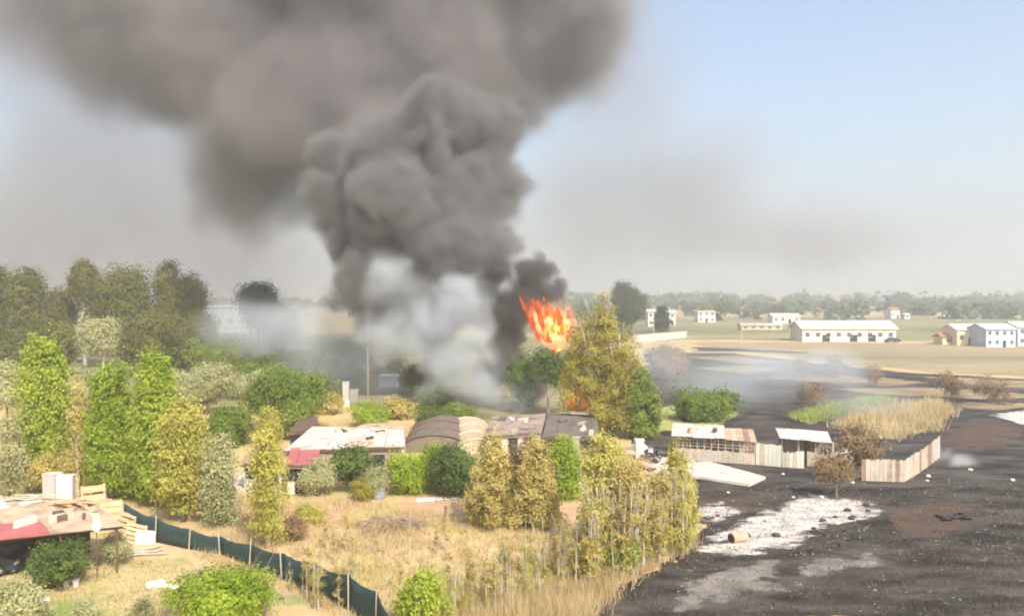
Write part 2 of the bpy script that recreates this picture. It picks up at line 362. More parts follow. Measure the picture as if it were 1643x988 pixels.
# --- left foreground poplars
tree('poplar_tree', 70, 775, 518, 98, 'column', 'poplar', 'broad bright green poplar, leftmost of the poplar row', leaf=.26)
tree('poplar_tree', 178, 800, 560, 84, 'column', 'poplar', 'green poplar with blunt top, second from left in the row', leaf=.25)
tree('poplar_tree', 246, 812, 543, 88, 'column', 'poplar', 'tallest pointed green poplar just behind the dark net fence', leaf=.25)
tree('poplar_tree', 292, 838, 612, 84, 'column', 'yellow', 'yellowish poplar standing at the corner of the dark net fence', leaf=.22, n=9500)
tree('poplar_tree', 350, 846, 688, 44, 'column', 'olive', 'slim grey-green young poplar right of the yellowish poplar', leaf=.18)
tree('poplar_tree', 428, 880, 646, 62, 'column', 'yellow', 'sparse yellow poplar rising behind the middle of the net fence', leaf=.17, n=4200, clump=.32, bk=bark)
tree('poplar_tree', 122, 800, 590, 46, 'column', 'cypress', 'thin dry tan poplar between the two leftmost green poplars', leaf=.18, n=1800, bk=bark)
tree('poplar_tree', 12, 800, 655, 60, 'column', 'olive', 'pale grey-green sapling at the left picture edge', leaf=.2, n=2600)
tree('shrub', 225, 800, 700, 120, 'bush', 'poplar', 'dense green undergrowth filling the foot of the poplar row', 'shrub', leaf=.22)
tree('shrub', 85, 790, 730, 110, 'bush', 'cypress', 'dry brownish undergrowth below the leftmost poplar', 'shrub', leaf=.18)
# --- eucalyptus group far left
eg = 'tall eucalyptus trees behind the poplars'
tree('eucalyptus_tree', -6, 590, 403, 60, 'round', 'eucal', 'tall dark eucalyptus cut by the left picture edge', leaf=.5, clump=.9, group=eg, cbase=.15)
tree('eucalyptus_tree', 42, 595, 418, 66, 'round', 'eucal', 'brownish eucalyptus with overhanging right crown, left of white house', leaf=.5, clump=.8, group=eg, cbase=.3)
tree('eucalyptus_tree', 96, 588, 452, 44, 'round', 'eucal', 'small eucalyptus crown just right of the white house gap', leaf=.45, clump=.7, group=eg)
tree('eucalyptus_tree', 136, 590, 398, 50, 'round', 'eucal', 'tallest slender eucalyptus with bare pale trunk and tufted top', leaf=.45, clump=.7, group=eg, cbase=.45, bk=bark)
tree('eucalyptus_tree', 196, 592, 410, 136, 'round', 'eucal', 'broad olive-brown eucalyptus in the middle of the tall group', leaf=.5, clump=1.0, group=eg, cbase=.2)
tree('eucalyptus_tree', 284, 590, 410, 96, 'round', 'eucal', 'dome-topped brown eucalyptus, right end of the tall group', leaf=.5, clump=.9, group=eg, cbase=.12)
tree('eucalyptus_tree', 236, 606, 478, 130, 'round', 'eucal', 'lower green eucalyptus in front of the tall group', leaf=.45, clump=.9, group=eg, cbase=.1)
tree('eucalyptus_tree', 165, 622, 505, 70, 'round', 'olive', 'forked pale-trunked young eucalyptus above the poplar tops', leaf=.35, clump=.6, group=eg, cbase=.35, bk=bark)
tree('eucalyptus_tree', 30, 612, 490, 110, 'round', 'eucal', 'dark bushy tree under the left eucalyptus crowns', leaf=.45, clump=.9, group=eg, cbase=.05)
tree('eucalyptus_tree', 325, 592, 490, 50, 'round', 'eucal', 'hazy brown tree beside the pale hall wall', leaf=.45, clump=.8, group=eg, cbase=.1)
tree('eucalyptus_tree', 290, 600, 488, 90, 'round', 'eucal', 'dense lower crown at the right foot of the tall group', leaf=.45, clump=.9, group=eg, cbase=.05)
tree('eucalyptus_tree', 90, 606, 505, 80, 'round', 'eucal', 'dense low crown under the white house gap', leaf=.45, clump=.9, group=eg, cbase=.05)
tree('broad_tree', 414, 572, 445, 86, 'round', 'far', 'hazy dark tree standing alone left of the white smoke', leaf=.55, clump=1.0, cbase=.2)
tree('broad_tree', 452, 575, 480, 50, 'round', 'far', 'lower hazy tree half lost in thin smoke', leaf=.5, clump=.9, cbase=.1)
# --- middle left green
tree('broad_tree', 458, 690, 570, 160, 'round', 'green', 'large round green tree left of the smoke', leaf=.32, clump=.7, cbase=.08, n=11000)
tree('olive_tree', 330, 665, 578, 100, 'round', 'olive', 'pale silvery olive tree behind the poplar tops', leaf=.28, clump=.5, cbase=.1)
tree('olive_tree', 290, 655, 592, 70, 'round', 'olive', 'small silvery olive tree right of the tall poplar top', leaf=.28, clump=.5, cbase=.1)
tree('olive_tree', 10, 690, 570, 60, 'round', 'olive', 'silvery olive tree at the left edge behind poplars', leaf=.28, clump=.5, cbase=.1)
tree('olive_tree', 130, 690, 590, 60, 'round', 'olive', 'silvery olive tree seen between two green poplars', leaf=.28, clump=.5, cbase=.1)
tree('shrub', 362, 715, 645, 90, 'bush', 'green', 'dark green shrub left of the yellow poplar', 'shrub', leaf=.28)
tree('shrub', 475, 706, 632, 60, 'bush', 'green', 'grey-green shrub beside the white roof corner', 'shrub', leaf=.26)
tree('shrub', 350, 600, 540, 120, 'bush', 'green', 'hazy green thicket below the pale hall', 'shrub', leaf=.45, clump=.7)
tree('shrub', 440, 610, 562, 140, 'bush', 'green', 'hazy green hedge behind the large round tree', 'shrub', leaf=.45, clump=.7)
tree('shrub', 592, 685, 644, 60, 'bush', 'bright', 'bright green shrub behind the white roof, beside the pole', 'shrub', leaf=.22)
tree('shrub', 735, 682, 648, 58, 'bush', 'green', 'green shrub in smoke behind the arched tarpaulin', 'shrub', leaf=.22)
tree('shrub', 690, 690, 650, 44, 'bush', 'dark', 'bluish dark shrub inside the low smoke', 'shrub', leaf=.22)
for i, (px, b_, tp, wd, lb) in enumerate(((320, 628, 560, 80, 'hazy green bush right of the forked eucalyptus'), (395, 640, 590, 90, 'hazy bush left of the large round tree top'), (545, 618, 572, 90, 'smoke-veiled bush right above the large round tree'), (500, 600, 552, 100, 'pale smoke-veiled thicket left of the tall pole'),
        (610, 606, 566, 90, 'smoke-veiled thicket right of the tall pole'), (660, 630, 580, 80, 'smoke-hidden bush under the white smoke'), (560, 582, 540, 110, 'faint far bush line within the smoke'), (640, 580, 540, 110, 'faint far bush line under the white smoke'), (300, 575, 530, 100, 'hazy bush line below the dome-topped eucalyptus'),
        (700, 660, 615, 70, 'smoke-hidden shrub left of the ashen roof'), (520, 665, 628, 50, 'dry tan shrub right of the large round tree'), (640, 672, 640, 60, 'dry tan shrub before the grey low wall'))):
    tree('shrub', px, b_, tp, wd, 'bush', ('green', 'olive', 'eucal')[i % 3] if i < 10 else 'cypress', lb, 'shrub', leaf=.34, clump=.55, n=1800)
tree('poplar_tree', 430, 712, 648, 46, 'column', 'yellow', 'short yellowish poplar in front of the brown roof', leaf=.22, n=2600)
# --- centre
tree('fig_tree', 566, 790, 708, 74, 'round', 'dark', 'dark green fig tree in front of the white-roofed house', leaf=.26, clump=.36, cbase=.15)
tree('olive_tree', 508, 796, 730, 58, 'round', 'olive', 'round grey olive bush in front of the red roof', leaf=.17, clump=.32, cbase=.08)
tree('olive_tree', 604, 800, 742, 44, 'round', 'olive', 'small grey olive bush beside the dark fig tree', leaf=.15, clump=.28, cbase=.1)
tree('shrub', 578, 805, 770, 34, 'bush', 'ochre', 'small ochre shrub below the grey olive bush', 'shrub', leaf=.14, clump=.22)
tree('shrub', 655, 792, 715, 62, 'bush', 'bright', 'bright lime green shrub left of the large round bush', 'shrub', leaf=.2)
tree('shrub', 722, 802, 700, 100, 'bush', 'dark', 'large rounded dark green bush in the middle', 'shrub', leaf=.2, n=8500)
tree('shrub', 690, 790, 705, 60, 'bush', 'bright', 'yellow-green bush top between lime shrub and dark bush', 'shrub', leaf=.2)
tree('conifer_tree', 790, 848, 694, 92, 'cone', 'cypress', 'dry ochre conifer, left one of the pair', leaf=.17, n=9500, cbase=.02, clump=.3)
tree('conifer_tree', 860, 850, 698, 84, 'cone', 'cypress', 'dry ochre conifer, right one of the pair', leaf=.17, n=9500, cbase=.02, clump=.3)
tree('shrub', 838, 832, 690, 56, 'column', 'brown', 'browned shrub rising between the two ochre conifers', 'shrub', leaf=.17, cbase=.05, n=4200)
tree('shrub', 905, 802, 694, 52, 'column', 'bright', 'lime green columnar shrub right of the conifers', 'shrub', leaf=.18, cbase=.02, n=5000)
# --- big trees at the fire
tree('yellow_poplar_tree', 955, 695, 452, 132, 'column', 'ochre', 'tall yellow-brown poplar directly right of the flames', leaf=.24, n=9500, bk=bark, cbase=.10)
tree('yellow_poplar_tree', 992, 700, 500, 104, 'column', 'ochre', 'yellow-brown poplar leaning against the right side of the tallest one', leaf=.24, n=5600, bk=bark, cbase=.06, lean=.02)
tree('yellow_poplar_tree', 926, 690, 530, 60, 'column', 'ochre', 'thin yellowish poplar just below the right edge of the flames', leaf=.22, n=1800, bk=bark, cbase=.3)
tree('broad_tree', 1030, 705, 582, 66, 'column', 'green', 'dark green tree right of the tall yellow poplar', leaf=.26, n=6000, cbase=.1)
tree('burning_tree', 880, 668, 540, 100, 'round', 'dark', 'dark green tree burning at its top', leaf=.28, n=4800, cbase=.33, bk=bark, clump=.5, trunk_r=.16)
tree('broad_tree', 838, 664, 560, 60, 'round', 'dark', 'smoke-veiled dark tree left of the burning tree', leaf=.3, n=2600, cbase=.1)
tree('broad_tree', 1072, 610, 548, 84, 'bush', 'brown', 'smoky brown scorched thicket right of the yellow poplars', leaf=.35, clump=.6)
tree('poplar_tree', 1014, 538, 442, 52, 'round', 'far', 'tall dark tree on the far field by the embankment', leaf=.7, clump=1.2, cbase=.08)
tree('poplar_tree', 996, 534, 446, 34, 'round', 'far', 'pale hazy tree beside the tall dark far tree', leaf=.7, clump=1.0, cbase=.2)
tree('poplar_tree', 1062, 532, 488, 26, 'column', 'far', 'narrow hazy tree right of the embankment wall', leaf=.7, clump=.9)
tree('shrub', 1130, 675, 622, 110, 'bush', 'green', 'smoke-veiled green thicket behind the right shed', 'shrub', leaf=.3, clump=.5)
# --- tree in front of the sheds, scorched bushes on the field
tree('small_tree', 1344, 802, 732, 88, 'round', 'brown', 'small scorched brown tree standing before the sheds', leaf=.2, cbase=.5, n=1500, trunk_r=.07)
tree('shrub', 1375, 745, 672, 100, 'bush', 'brown', 'smoke-veiled brown bush between shed and plank fence', 'shrub', leaf=.22, n=2600)
sg = 'scorched bushes on the burnt field'
for i, (px, b, tp, wd, lb) in enumerate(((1276, 612, 566, 48, 'dark scorched bush, leftmost on the burnt field'), (1340, 606, 564, 40, 'scorched bush with forked top on the burnt field'),
        (1396, 618, 584, 40, 'low scorched bush in the middle of the burnt field'), (1528, 640, 592, 52, 'scorched bush above the end of the plank fence'), (1600, 648, 600, 70, 'wide scorched bush near the right picture edge'), (1300, 650, 612, 60, 'grey scorched bush behind the sheds'))):
    tree('scorched_bush', px, b, tp, wd, 'bush', 'brown', lb, 'bush', n=900, leaf=.28, clump=.5, group=sg)
# --- left yard plants
tree('shrub', 96, 944, 868, 118, 'bush', 'dark', 'dark glossy shrub in front of the left shed roof', 'shrub', leaf=.17, clump=.26, n=5200)
tree('shrub', 186, 908, 852, 44, 'bush', 'olive', 'grey feathery shrub at the right end of the shed', 'shrub', leaf=.13, clump=.22)
tree('shrub', 372, 1004, 910, 210, 'bush', 'bright', 'large green bush cut by the bottom picture edge', 'shrub', leaf=.17, clump=.3, n=8500)
tree('shrub', 22, 1010, 925, 110, 'bush', 'olive', 'pale dry shrub in the bottom left corner', 'shrub', leaf=.15, clump=.28, n=4000)
tree('shrub', 130, 1000, 965, 50, 'bush', 'olive', 'small grey herb tuft near the bottom left', 'shrub', leaf=.12, clump=.2, n=700)
tree('shrub', 225, 1000, 960, 60, 'bush', 'olive', 'low grey herb patch left of the bottom green bush', 'shrub', leaf=.12, clump=.2, n=700)
tree('shrub', 470, 870, 826, 36, 'bush', 'brown', 'dark brown shrub right of the sparse yellow poplar', 'shrub', leaf=.14, clump=.22)
tree('shrub', 492, 840, 806, 46, 'bush', 'yellow', 'low yellow shrub on the dry grass', 'shrub', leaf=.14, clump=.22)
tree('shrub', 1000, 924, 850, 52, 'bush', 'green', 'green shrub at the foot of the yellow saplings', 'shrub', leaf=.15, clump=.25)
tree('shrub', 940, 925, 868, 70, 'bush', 'yellow', 'yellow-green shrub at the edge of the dry grass', 'shrub', leaf=.14, clump=.25)
tree('shrub', 676, 1010, 905, 80, 'column', 'poplar', 'yellow-green young poplar at the bottom picture edge', 'shrub', leaf=.16, n=2600, bk=bark)
# --- right-hand yellow poplars by the burnt edge
tree('poplar_tree', 970, 890, 670, 84, 'column', 'yellow', 'tallest yellow young poplar beside the burnt ground', leaf=.17, n=9000, bk=bark, cbase=.08, clump=.3)
tree('poplar_tree', 1012, 900, 712, 76, 'column', 'cypress', 'tan young poplar right of the tallest yellow one', leaf=.15, n=4600, bk=bark, clump=.3)
tree('poplar_tree', 1086, 880, 690, 40, 'column', 'yellow', 'slim yellow-green sapling in front of the junk heap', leaf=.15, n=1800, bk=bark, clump=.3, cbase=.35)
tree('poplar_tree', 1054, 890, 742, 76, 'column', 'cypress', 'low tan sapling clump at the burnt edge', leaf=.15, n=3400, bk=bark, clump=.28)
# --- strip of thin saplings
variants = []
for k in range(6):
    rng = np.random.default_rng(900 + k); h = 4.2
    tm = trunk_mesh(rng, h, .05, .03, 9, .5, .18, .98, bark, 2.6, 5)
    V, Q = leaf_cloud(rng, columnar_lobes(rng, h, .95, .15), (300, 700, 1000, 800, 40, 900)[k], .085, .16, up=2)
    variants.append((tm, np_mesh('crown', V, Q, LM[('yellow', 'cypress', 'yellow', 'yellow', 'cypress', 'cypress')[k]])))
rng = random.Random(77); count = 0
for i in range(240):
    t = rng.random() ** .8
    bx, by = 700 + t * 400 + rng.uniform(-22, 14), 1005 - t * 112 + rng.uniform(-46, 14)
    if t > .55: by = 1005 - t * 112 + rng.uniform(-34, 8)
    if i >= 126: bx, by = rng.uniform(455, 720), rng.uniform(880, 985)
    if i >= 155: u_ = rng.random(); t = 1; bx, by = 945 + u_ * 165, 940 - u_ * 55 + rng.uniform(-24, 10)
    k = rng.choice((0, 0, 1, 1, 2, 3, 4, 4, 4, 5)) if i < 126 or i >= 155 else rng.choice((0, 4, 1)); strip = i < 126 or i >= 155
    g = 'thin saplings along the burnt edge' if strip else 'sparse saplings on the dry grass'
    look = ('sparse yellow', 'tan-leaved', 'full yellow', 'light yellow-green', 'nearly bare', 'bushy tan')[k]
    seg = 'at the bottom picture edge' if bx < 830 else 'right of the lime shrub foot, mid strip' if bx < 960 else 'under the tall yellow poplars by the burnt edge'
    o = thing('sapling', gp(bx, by), look + ' thin sapling in the strip ' + seg if strip else 'thin dry sapling standing singly on the straw-coloured grass right of the fence', 'sapling', g, rng.uniform(0, 6.28))
    s = (rng.uniform(.55, 1.0) * (.62 + .5 * t * t)) if strip else rng.uniform(.3, .65); o.scale = (s * rng.uniform(.8, 1.2), s, s)
    link('trunk', variants[k][0], o); link('crown', variants[k][1], o)
# --- dry grass, reeds, far wood: nobody could count them
def blades(name, pts, hgt, wid, m, seed, label, cat, lean=.25):
    rg = np.random.default_rng(seed); n = len(pts); p = np.array(pts)
    h = hgt * rg.uniform(.5, 1.3, n); a = rg.uniform(0, 6.283, n); wv = np.stack([np.cos(a), np.sin(a), 0 * a], 1) * wid * rg.uniform(.6, 1.4, n)[:, None]
    tip = np.stack([rg.normal(0, lean, n) * h, rg.normal(0, lean, n) * h, h], 1)
    V = np.stack([p - wv, p + wv, p + tip], 1).reshape(-1, 3)
    return tag(link(name, np_mesh(name, V, np.arange(3 * n).reshape(-1, 3), m)), label, cat, kind='stuff')
def scatter(poly, n, seed, per=8, spread=.18):
    rg = random.Random(seed); q = [gp(*p) for p in poly]
    x0, x1 = min(p.x for p in q), max(p.x for p in q); y0, y1 = min(p.y for p in q), max(p.y for p in q); out = []
    def inside(x, y):
        c = False; j = len(q) - 1
        for i in range(len(q)):
            if (q[i].y > y) != (q[j].y > y) and x < (q[j].x - q[i].x) * (y - q[i].y) / (q[j].y - q[i].y) + q[i].x: c = not c
            j = i
        return c
    while len(out) < n:
        x, y = rg.uniform(x0, x1), rg.uniform(y0, y1)
        if inside(x, y):
            for _ in range(rg.randint(2, per)): out.append((x + rg.gauss(0, spread), y + rg.gauss(0, spread), 0))
    return out
strawleaf = leafmat('straw_blades', (.38, .28, .13), (.54, .43, .24), (.68, .57, .35), .45, .3)
reedleaf = leafmat('reed_blades', (.17, .23, .05), (.28, .34, .08), (.42, .42, .16), .3, .3)
blades('dry_grass', scatter(((335, 872), (380, 800), (520, 800), (650, 815), (900, 860), (960, 905), (1050, 880), (1100, 870), (1060, 900), (985, 940), (940, 1005), (640, 1005), (560, 930), (470, 900)), 15000, 5), .36, .02, strawleaf, 6, 'straw-coloured dry grass tufts on the central field', 'grass')
blades('tall_dry_weeds', scatter(((690, 1010), (760, 960), (950, 950), (1060, 890), (1112, 868), (1116, 880), (1000, 940), (945, 1008)), 5200, 8, 8, .35), .85, .018, strawleaf, 9, 'tall dry weeds along the edge of the burnt ground', 'weeds', .32)
blades('reeds', scatter(((1270, 668), (1330, 652), (1400, 640), (1436, 642), (1380, 660), (1300, 682)), 2600, 10, 8, .5), .75, .05, reedleaf, 11, 'bright green reeds behind the open shed', 'reeds', .35)
blades('dry_reeds', scatter(((1330, 684), (1420, 654), (1500, 644), (1530, 658), (1500, 692), (1430, 708)), 3000, 110, 9, .6), 1.1, .05, strawleaf, 111, 'straw-coloured reeds behind the plank fence', 'reeds', .35)
blades('roadside_weeds', scatter(((340, 890), (470, 938), (600, 1005), (560, 1010), (440, 945), (300, 890)), 1500, 12), .35, .02, strawleaf, 13, 'dry weeds along the foot of the net fence', 'weeds')
blades('yard_grass', scatter(((0, 1000), (60, 950), (190, 905), (260, 900), (330, 925), (250, 1005)), 3500, 14), .16, .02, reedleaf, 15, 'short patchy grass in the left yard', 'grass')
chl = leafmat('charred_stalks', (.015, .013, .012), (.05, .04, .03), (.16, .11, .07), .05, .3)
blades('charred_stubble', scatter(((960, 1005), (1120, 880), (1120, 780), (1300, 790), (1640, 780), (1900, 1005)), 14000, 16, 8, .4), .15, .022, chl, 17, 'charred stubble on the burnt ground', 'stubble', .5)
def litter(name, poly, n, seed, m, label, smax=.16):
    rg = np.random.default_rng(seed); p = np.array(scatter(poly, n // 5, seed, 8, .5)); k = len(p)
    a = rg.uniform(0, 6.283, (k, 3)) + np.array([0, 2.1, 4.2]); s_ = rg.uniform(.03, smax, (k, 1)) * rg.uniform(.5, 1.2, (k, 3))
    b = np.stack([p[:, None, 0] + np.cos(a) * s_, p[:, None, 1] + np.sin(a) * s_, np.full((k, 3), .02)], 2)
    top = p + np.stack([rg.normal(0, .02, k), rg.normal(0, .02, k), rg.uniform(.04, .10, k)], 1)
    V = np.concatenate([b, top[:, None]], 1).reshape(-1, 3); i0 = np.arange(k)[:, None] * 4
    Q = np.concatenate([i0 + np.array([0, 1, 3]), i0 + np.array([1, 2, 3]), i0 + np.array([2, 0, 3])])
    return tag(link(name, np_mesh(name, V, Q, m)), label, 'litter', kind='stuff')
litter('burnt_litter', ((1000, 985), (1120, 890), (1120, 770), (1300, 780), (1640, 760), (1800, 985)), 7000, 51, leafmat('burnt_flakes', (.02, .018, .016), (.10, .085, .07), (.34, .30, .26), 0, 2.0), 'charred flakes and ash crumbs strewn over the burnt ground')
litter('ash_crumbs', ((1112, 890), (1160, 852), (1300, 794), (1425, 810), (1350, 842), (1230, 892)), 2600, 52, leafmat('ash_flakes', (.08, .07, .065), (.35, .32, .29), (.66, .62, .58), 0, 2.0), 'pale crumbs scattered over the white ash patch', .14)
litter('yard_litter', ((1005, 775), (1010, 720), (1110, 720), (1130, 775)), 1500, 53, leafmat('junk_flakes', (.16, .12, .09), (.42, .36, .30), (.72, .68, .62), 0, 2.0), 'small broken scraps around the junk heap', .2)
fl = []
rg = np.random.default_rng(44)
for i in range(330):
    d = rg.uniform(430, 1100); px = rg.uniform(900, 1720); x = (px - CX) / F * d
    h = rg.uniform(5, 12) * (1.25 if d > 700 else .8); ww = rg.uniform(4, 9)
    fl.append((x, d, h * .5, ww, ww, h * .5))
for i in range(240):
    d = rg.uniform(400, 900); px = rg.uniform(-80, 900); x = (px - CX) / F * d; h = rg.uniform(5, 10)
    fl.append((x, d, h * .5, 6, 6, h * .5))
V, Q = leaf_cloud(rg, fl, 70000, 1.6, 1.5, per=16, shell=.7)
tag(link('far_woodland', np_mesh('far_woodland', V, Q, LM['far'])), 'hazy dark green belt of far woodland below the horizon', 'woodland', kind='stuff')

# ------------------------------------------------------------------ built things
white = mat('white_render', (.70, .675, .62), (.56, .53, .48), .6, .8)
cream = mat('cream_render', (.74, .64, .40), (.66, .56, .34), .6, .8)
bluegrey = mat('bluegrey_render', (.50, .54, .60), (.42, .46, .52), .5, .8)
dark = mat('dark_opening', (.03, .03, .032), (.02, .02, .02), 2, .5)
glass = mat('window_glass', (.14, .145, .15), (.08, .085, .09), 2, .15)
roofpale = mat('pale_roof', (.66, .60, .52), (.56, .50, .43), .7, .8)
roofred = mat('terracotta_roof', (.42, .19, .12), (.33, .14, .09), 1.2, .85)
concrete = mat('weathered_concrete', (.62, .56, .50), (.46, .42, .38), 1.1, .9, 6)
whitesheet = mat('white_roof_sheet', (.60, .52, .475), (.44, .37, .335), .9, .75, 8, c3=(.36, .25, .19), s3=.5, t3=(.56, .74))
redsheet = mat('faded_red_sheet', (.40, .125, .125), (.29, .09, .09), 1.0, .7, 5)
tansheet = mat('weathered_tan_sheet', (.48, .37, .26), (.34, .26, .18), .8, .85, 6, c3=(.25, .19, .14), s3=.9)
brownsheet = mat('brown_roof_sheet', (.34, .21, .15), (.24, .15, .11), 1, .85, 5)
rustsheet = mat('rusty_sheet', (.36, .21, .13), (.46, .36, .27), 1.3, .8, 6)
greymetal = mat('galvanised_metal', (.42, .42, .42), (.32, .32, .32), 2, .5, metal=.3)
timber = mat('bleached_timber', (.58, .42, .25), (.40, .28, .16), 2, .85, stretch=(1, 1, 4))
darktimber = mat('dark_timber', (.13, .09, .06), (.08, .055, .04), 2, .9)
netm = mat('dark_green_netting', (.018, .040, .042), (.030, .058, .058), 1.2, .8, 5)
posts_m = mat('pale_post', (.52, .46, .36), (.40, .35, .27), 2, .85)
tarp = mat('dark_brown_tarpaulin', (.18, .135, .105), (.13, .10, .08), 1.0, .6, 5)
tantarp = mat('tan_tarpaulin', (.50, .39, .27), (.38, .29, .2), 1.0, .7, 5)
plastic = mat('white_plastic', (.68, .66, .62), (.70, .68, .64), 2, .5)

def house(name, px0, px1, base, eave, label, wm, rm, depth=8, rise=1.4, wins=3, floors=1, rot=0.0, gable=True, cat='house', group=None, door=True, overhang=.4):
    """A gabled or flat-roofed block with cut-in windows, front face to the camera."""
    a, b = gp(px0, base), gp(px1, base); W = b.x - a.x; d = a.y; H = zat(eave, d)
    t = thing(name, ((a.x + b.x) / 2, d, 0), label, cat, group, rot)
    MB().box(-W / 2, W / 2, 0, depth, 0, H).build('wall', wm, t)
    o = overhang
    if gable:
        r = MB(); th = .18
        for s in (0, 1):
            y0, y1 = (-o, depth / 2) if s == 0 else (depth + o, depth / 2)
            z0 = H - rise * o / (depth / 2)
            r.slab([(-W / 2 - o, y0, z0 + th), (W / 2 + o, y0, z0 + th), (W / 2 + o, y1, H + rise + th), (-W / 2 - o, y1, H + rise + th)], th)
        r.add([(-W / 2, 0, H), (-W / 2, depth, H), (-W / 2, depth / 2, H + rise), (W / 2, 0, H), (W / 2, depth, H), (W / 2, depth / 2, H + rise)], [(0, 2, 1), (3, 4, 5), (0, 3, 5, 2), (1, 2, 5, 4)])
        r.build('roof', rm, t)
    else:
        MB().box(-W / 2 - o, W / 2 + o, -o, depth + o, H, H + .35).build('roof', rm, t)
    n = wins; fh = H / floors
    for f in range(floors):
        for i in range(n):
            x = -W / 2 + W * (i + .5) / n; ww = min(1.3, W / n * .45); z0 = f * fh + fh * .36
            if door and f == 0 and i == n // 2:
                MB().box(x - ww * .5, x + ww * .5, -.03, -.003, 0, min(2.1, fh * .75)).build('door', dark, t); continue
            wi = MB().box(x - ww / 2, x + ww / 2, -.02, -.003, z0, z0 + min(1.25, fh * .42)).build('window', glass, t)
            MB().box(x - ww / 2 - .08, x + ww / 2 + .08, -.1, -.003, z0 - .1, z0 - .002).build('sill', wm, wi)
    return t
# long white farm building
t = house('farm_building', 1288, 1438, 548, 527, 'long low white farm building on the far field', white, roofpale, 11, 1.9, 9, door=False, cat='building', overhang=.6)
d = t.location.y
for x in (-6.5, 1.2, 6.4): MB().box(x - 1.1, x + 1.1, -.04, -.022, 0, 1.9).build('door', dark, t)
house('cream_house', 1536, 1580, 554, 529, 'cream house with pale roof right of the long farm building', cream, roofpale, 8, 1.2, 3)
house('cream_annex', 1513, 1534, 553, 541, 'small cream annex left of the cream house', cream, roofred, 5, .8, 1, door=False)
house('grey_house', 1583, 1630, 557, 528, 'blue-grey two-storey house near the right edge', bluegrey, bluegrey, 9, 1.1, 4, 2)
house('grey_house', 1634, 1690, 555, 525, 'blue-grey house cut by the right picture edge', bluegrey, roofpale, 9, 1.2, 4, 2)
fh = 'far white houses before the wood'
house('far_house', 1064, 1084, 522, 502, 'white far house just right of the narrow hazy tree', white, roofpale, 8, .8, 2, 2, group=fh)
house('far_house', 1120, 1148, 517, 500, 'two-storey white far house, second in the row', white, roofpale, 8, .5, 3, 2, gable=False, group=fh)
house('far_house', 1240, 1284, 519, 507, 'wide white far bungalow left above the farm building', white, roofpale, 8, 1.0, 4, group=fh)
house('far_house', 1430, 1444, 511, 497, 'small white far house above the farm building roof', white, roofred, 8, 1.2, 2, group=fh)
house('far_house', 1452, 1460, 512, 505, 'tiny white far cottage right of the small white house', white, roofpale, 5, .6, 1, group=fh, door=False)
house('far_house', 1040, 1056, 524, 500, 'hazy white far house behind the tall dark tree', white, roofpale, 8, .8, 2, 2, group=fh)
house('far_shed', 1190, 1255, 529, 522, 'long low cream shed below the far bungalow', cream, roofpale, 6, .6, 5, door=False, cat='shed')
house('far_house', 62, 80, 535, 478, 'white house glimpsed between the left eucalyptus crowns', white, roofpale, 8, 1.2, 2, 3)
house('far_house', -12, 6, 535, 480, 'white wall at the left edge behind eucalyptus', white, roofpale, 8, 1.2, 1, 3)
house('pale_hall', 326, 396, 534, 493, 'large pale hall behind the poles on the left', bluegrey, white, 20, 1.0, 4, 1, gable=False, cat='hall', door=False)
house('far_shed', 373, 400, 560, 550, 'small pinkish shed between the two white poles', tansheet, roofpale, 4, .5, 2, cat='shed')
# embankment wall
a, b = gp(1022, 549), gp(1100, 541)
w_ = thing('embankment_wall', a, 'pale topped embankment wall running beside the tall far tree', 'wall'); v = b - a; L = v.length; w_.rotation_euler.z = math.atan2(v.y, v.x)
MB().box(0, L, -.4, .4, 0, 1.6).build('wall', concrete, w_); MB().box(-.1, L + .1, -.6, .6, 1.6, 1.85).build('coping', white, w_)
# utility poles
def pole(px, base, top, label, r=.09, arm=0, m=posts_m):
    p = gp(px, base); h = zat(top, p.y); t = thing('utility_pole', p, label, 'pole')
    MB().tube([(0, 0, 0), (0, 0, h * .5), (0, 0, h)], [r, r * .85, r * .65], 8).build('shaft', m, t)
    if arm: MB().box(-arm, arm, -.06, .06, h - .5, h - .36).build('crossarm', m, t)
    else: MB().tube([(0, 0, h), (0, 0, h + .12)], r * .8, 8).build('cap', greymetal, t)
    return t
pole(590, 652, 508, 'tall pale pole standing in the smoke behind the white roof', .09)
pole(361, 558, 522, 'white pole left of the other before the pale hall', .16, .9)
pole(404, 566, 520, 'white pole right of the other before the pale hall', .16, .9)
wa, wb = gp(361, 558), gp(404, 566)
tag(MB().tube([Vector((wa.x, wa.y, zat(522, wa.y) - .3)), Vector(((wa.x + wb.x) / 2, (wa.y + wb.y) / 2, zat(524, wa.y) - .6)), Vector((wb.x, wb.y, zat(520, wb.y) - .3))], .03, 5).build('power_line', greymetal), 'thin cable sagging between the two white poles', 'cable')
for px, b_, tp, lb in ((1190, 552, 500, 'thin pole on the far field left of the farm building'), (1397, 540, 492, 'thin pole rising behind the farm building roof'), (1537, 556, 512, 'thin pole behind the cream house'), (1049, 545, 490, 'thin pole beside the embankment wall')):
    pole(px, b_, tp, lb, .10, .5)
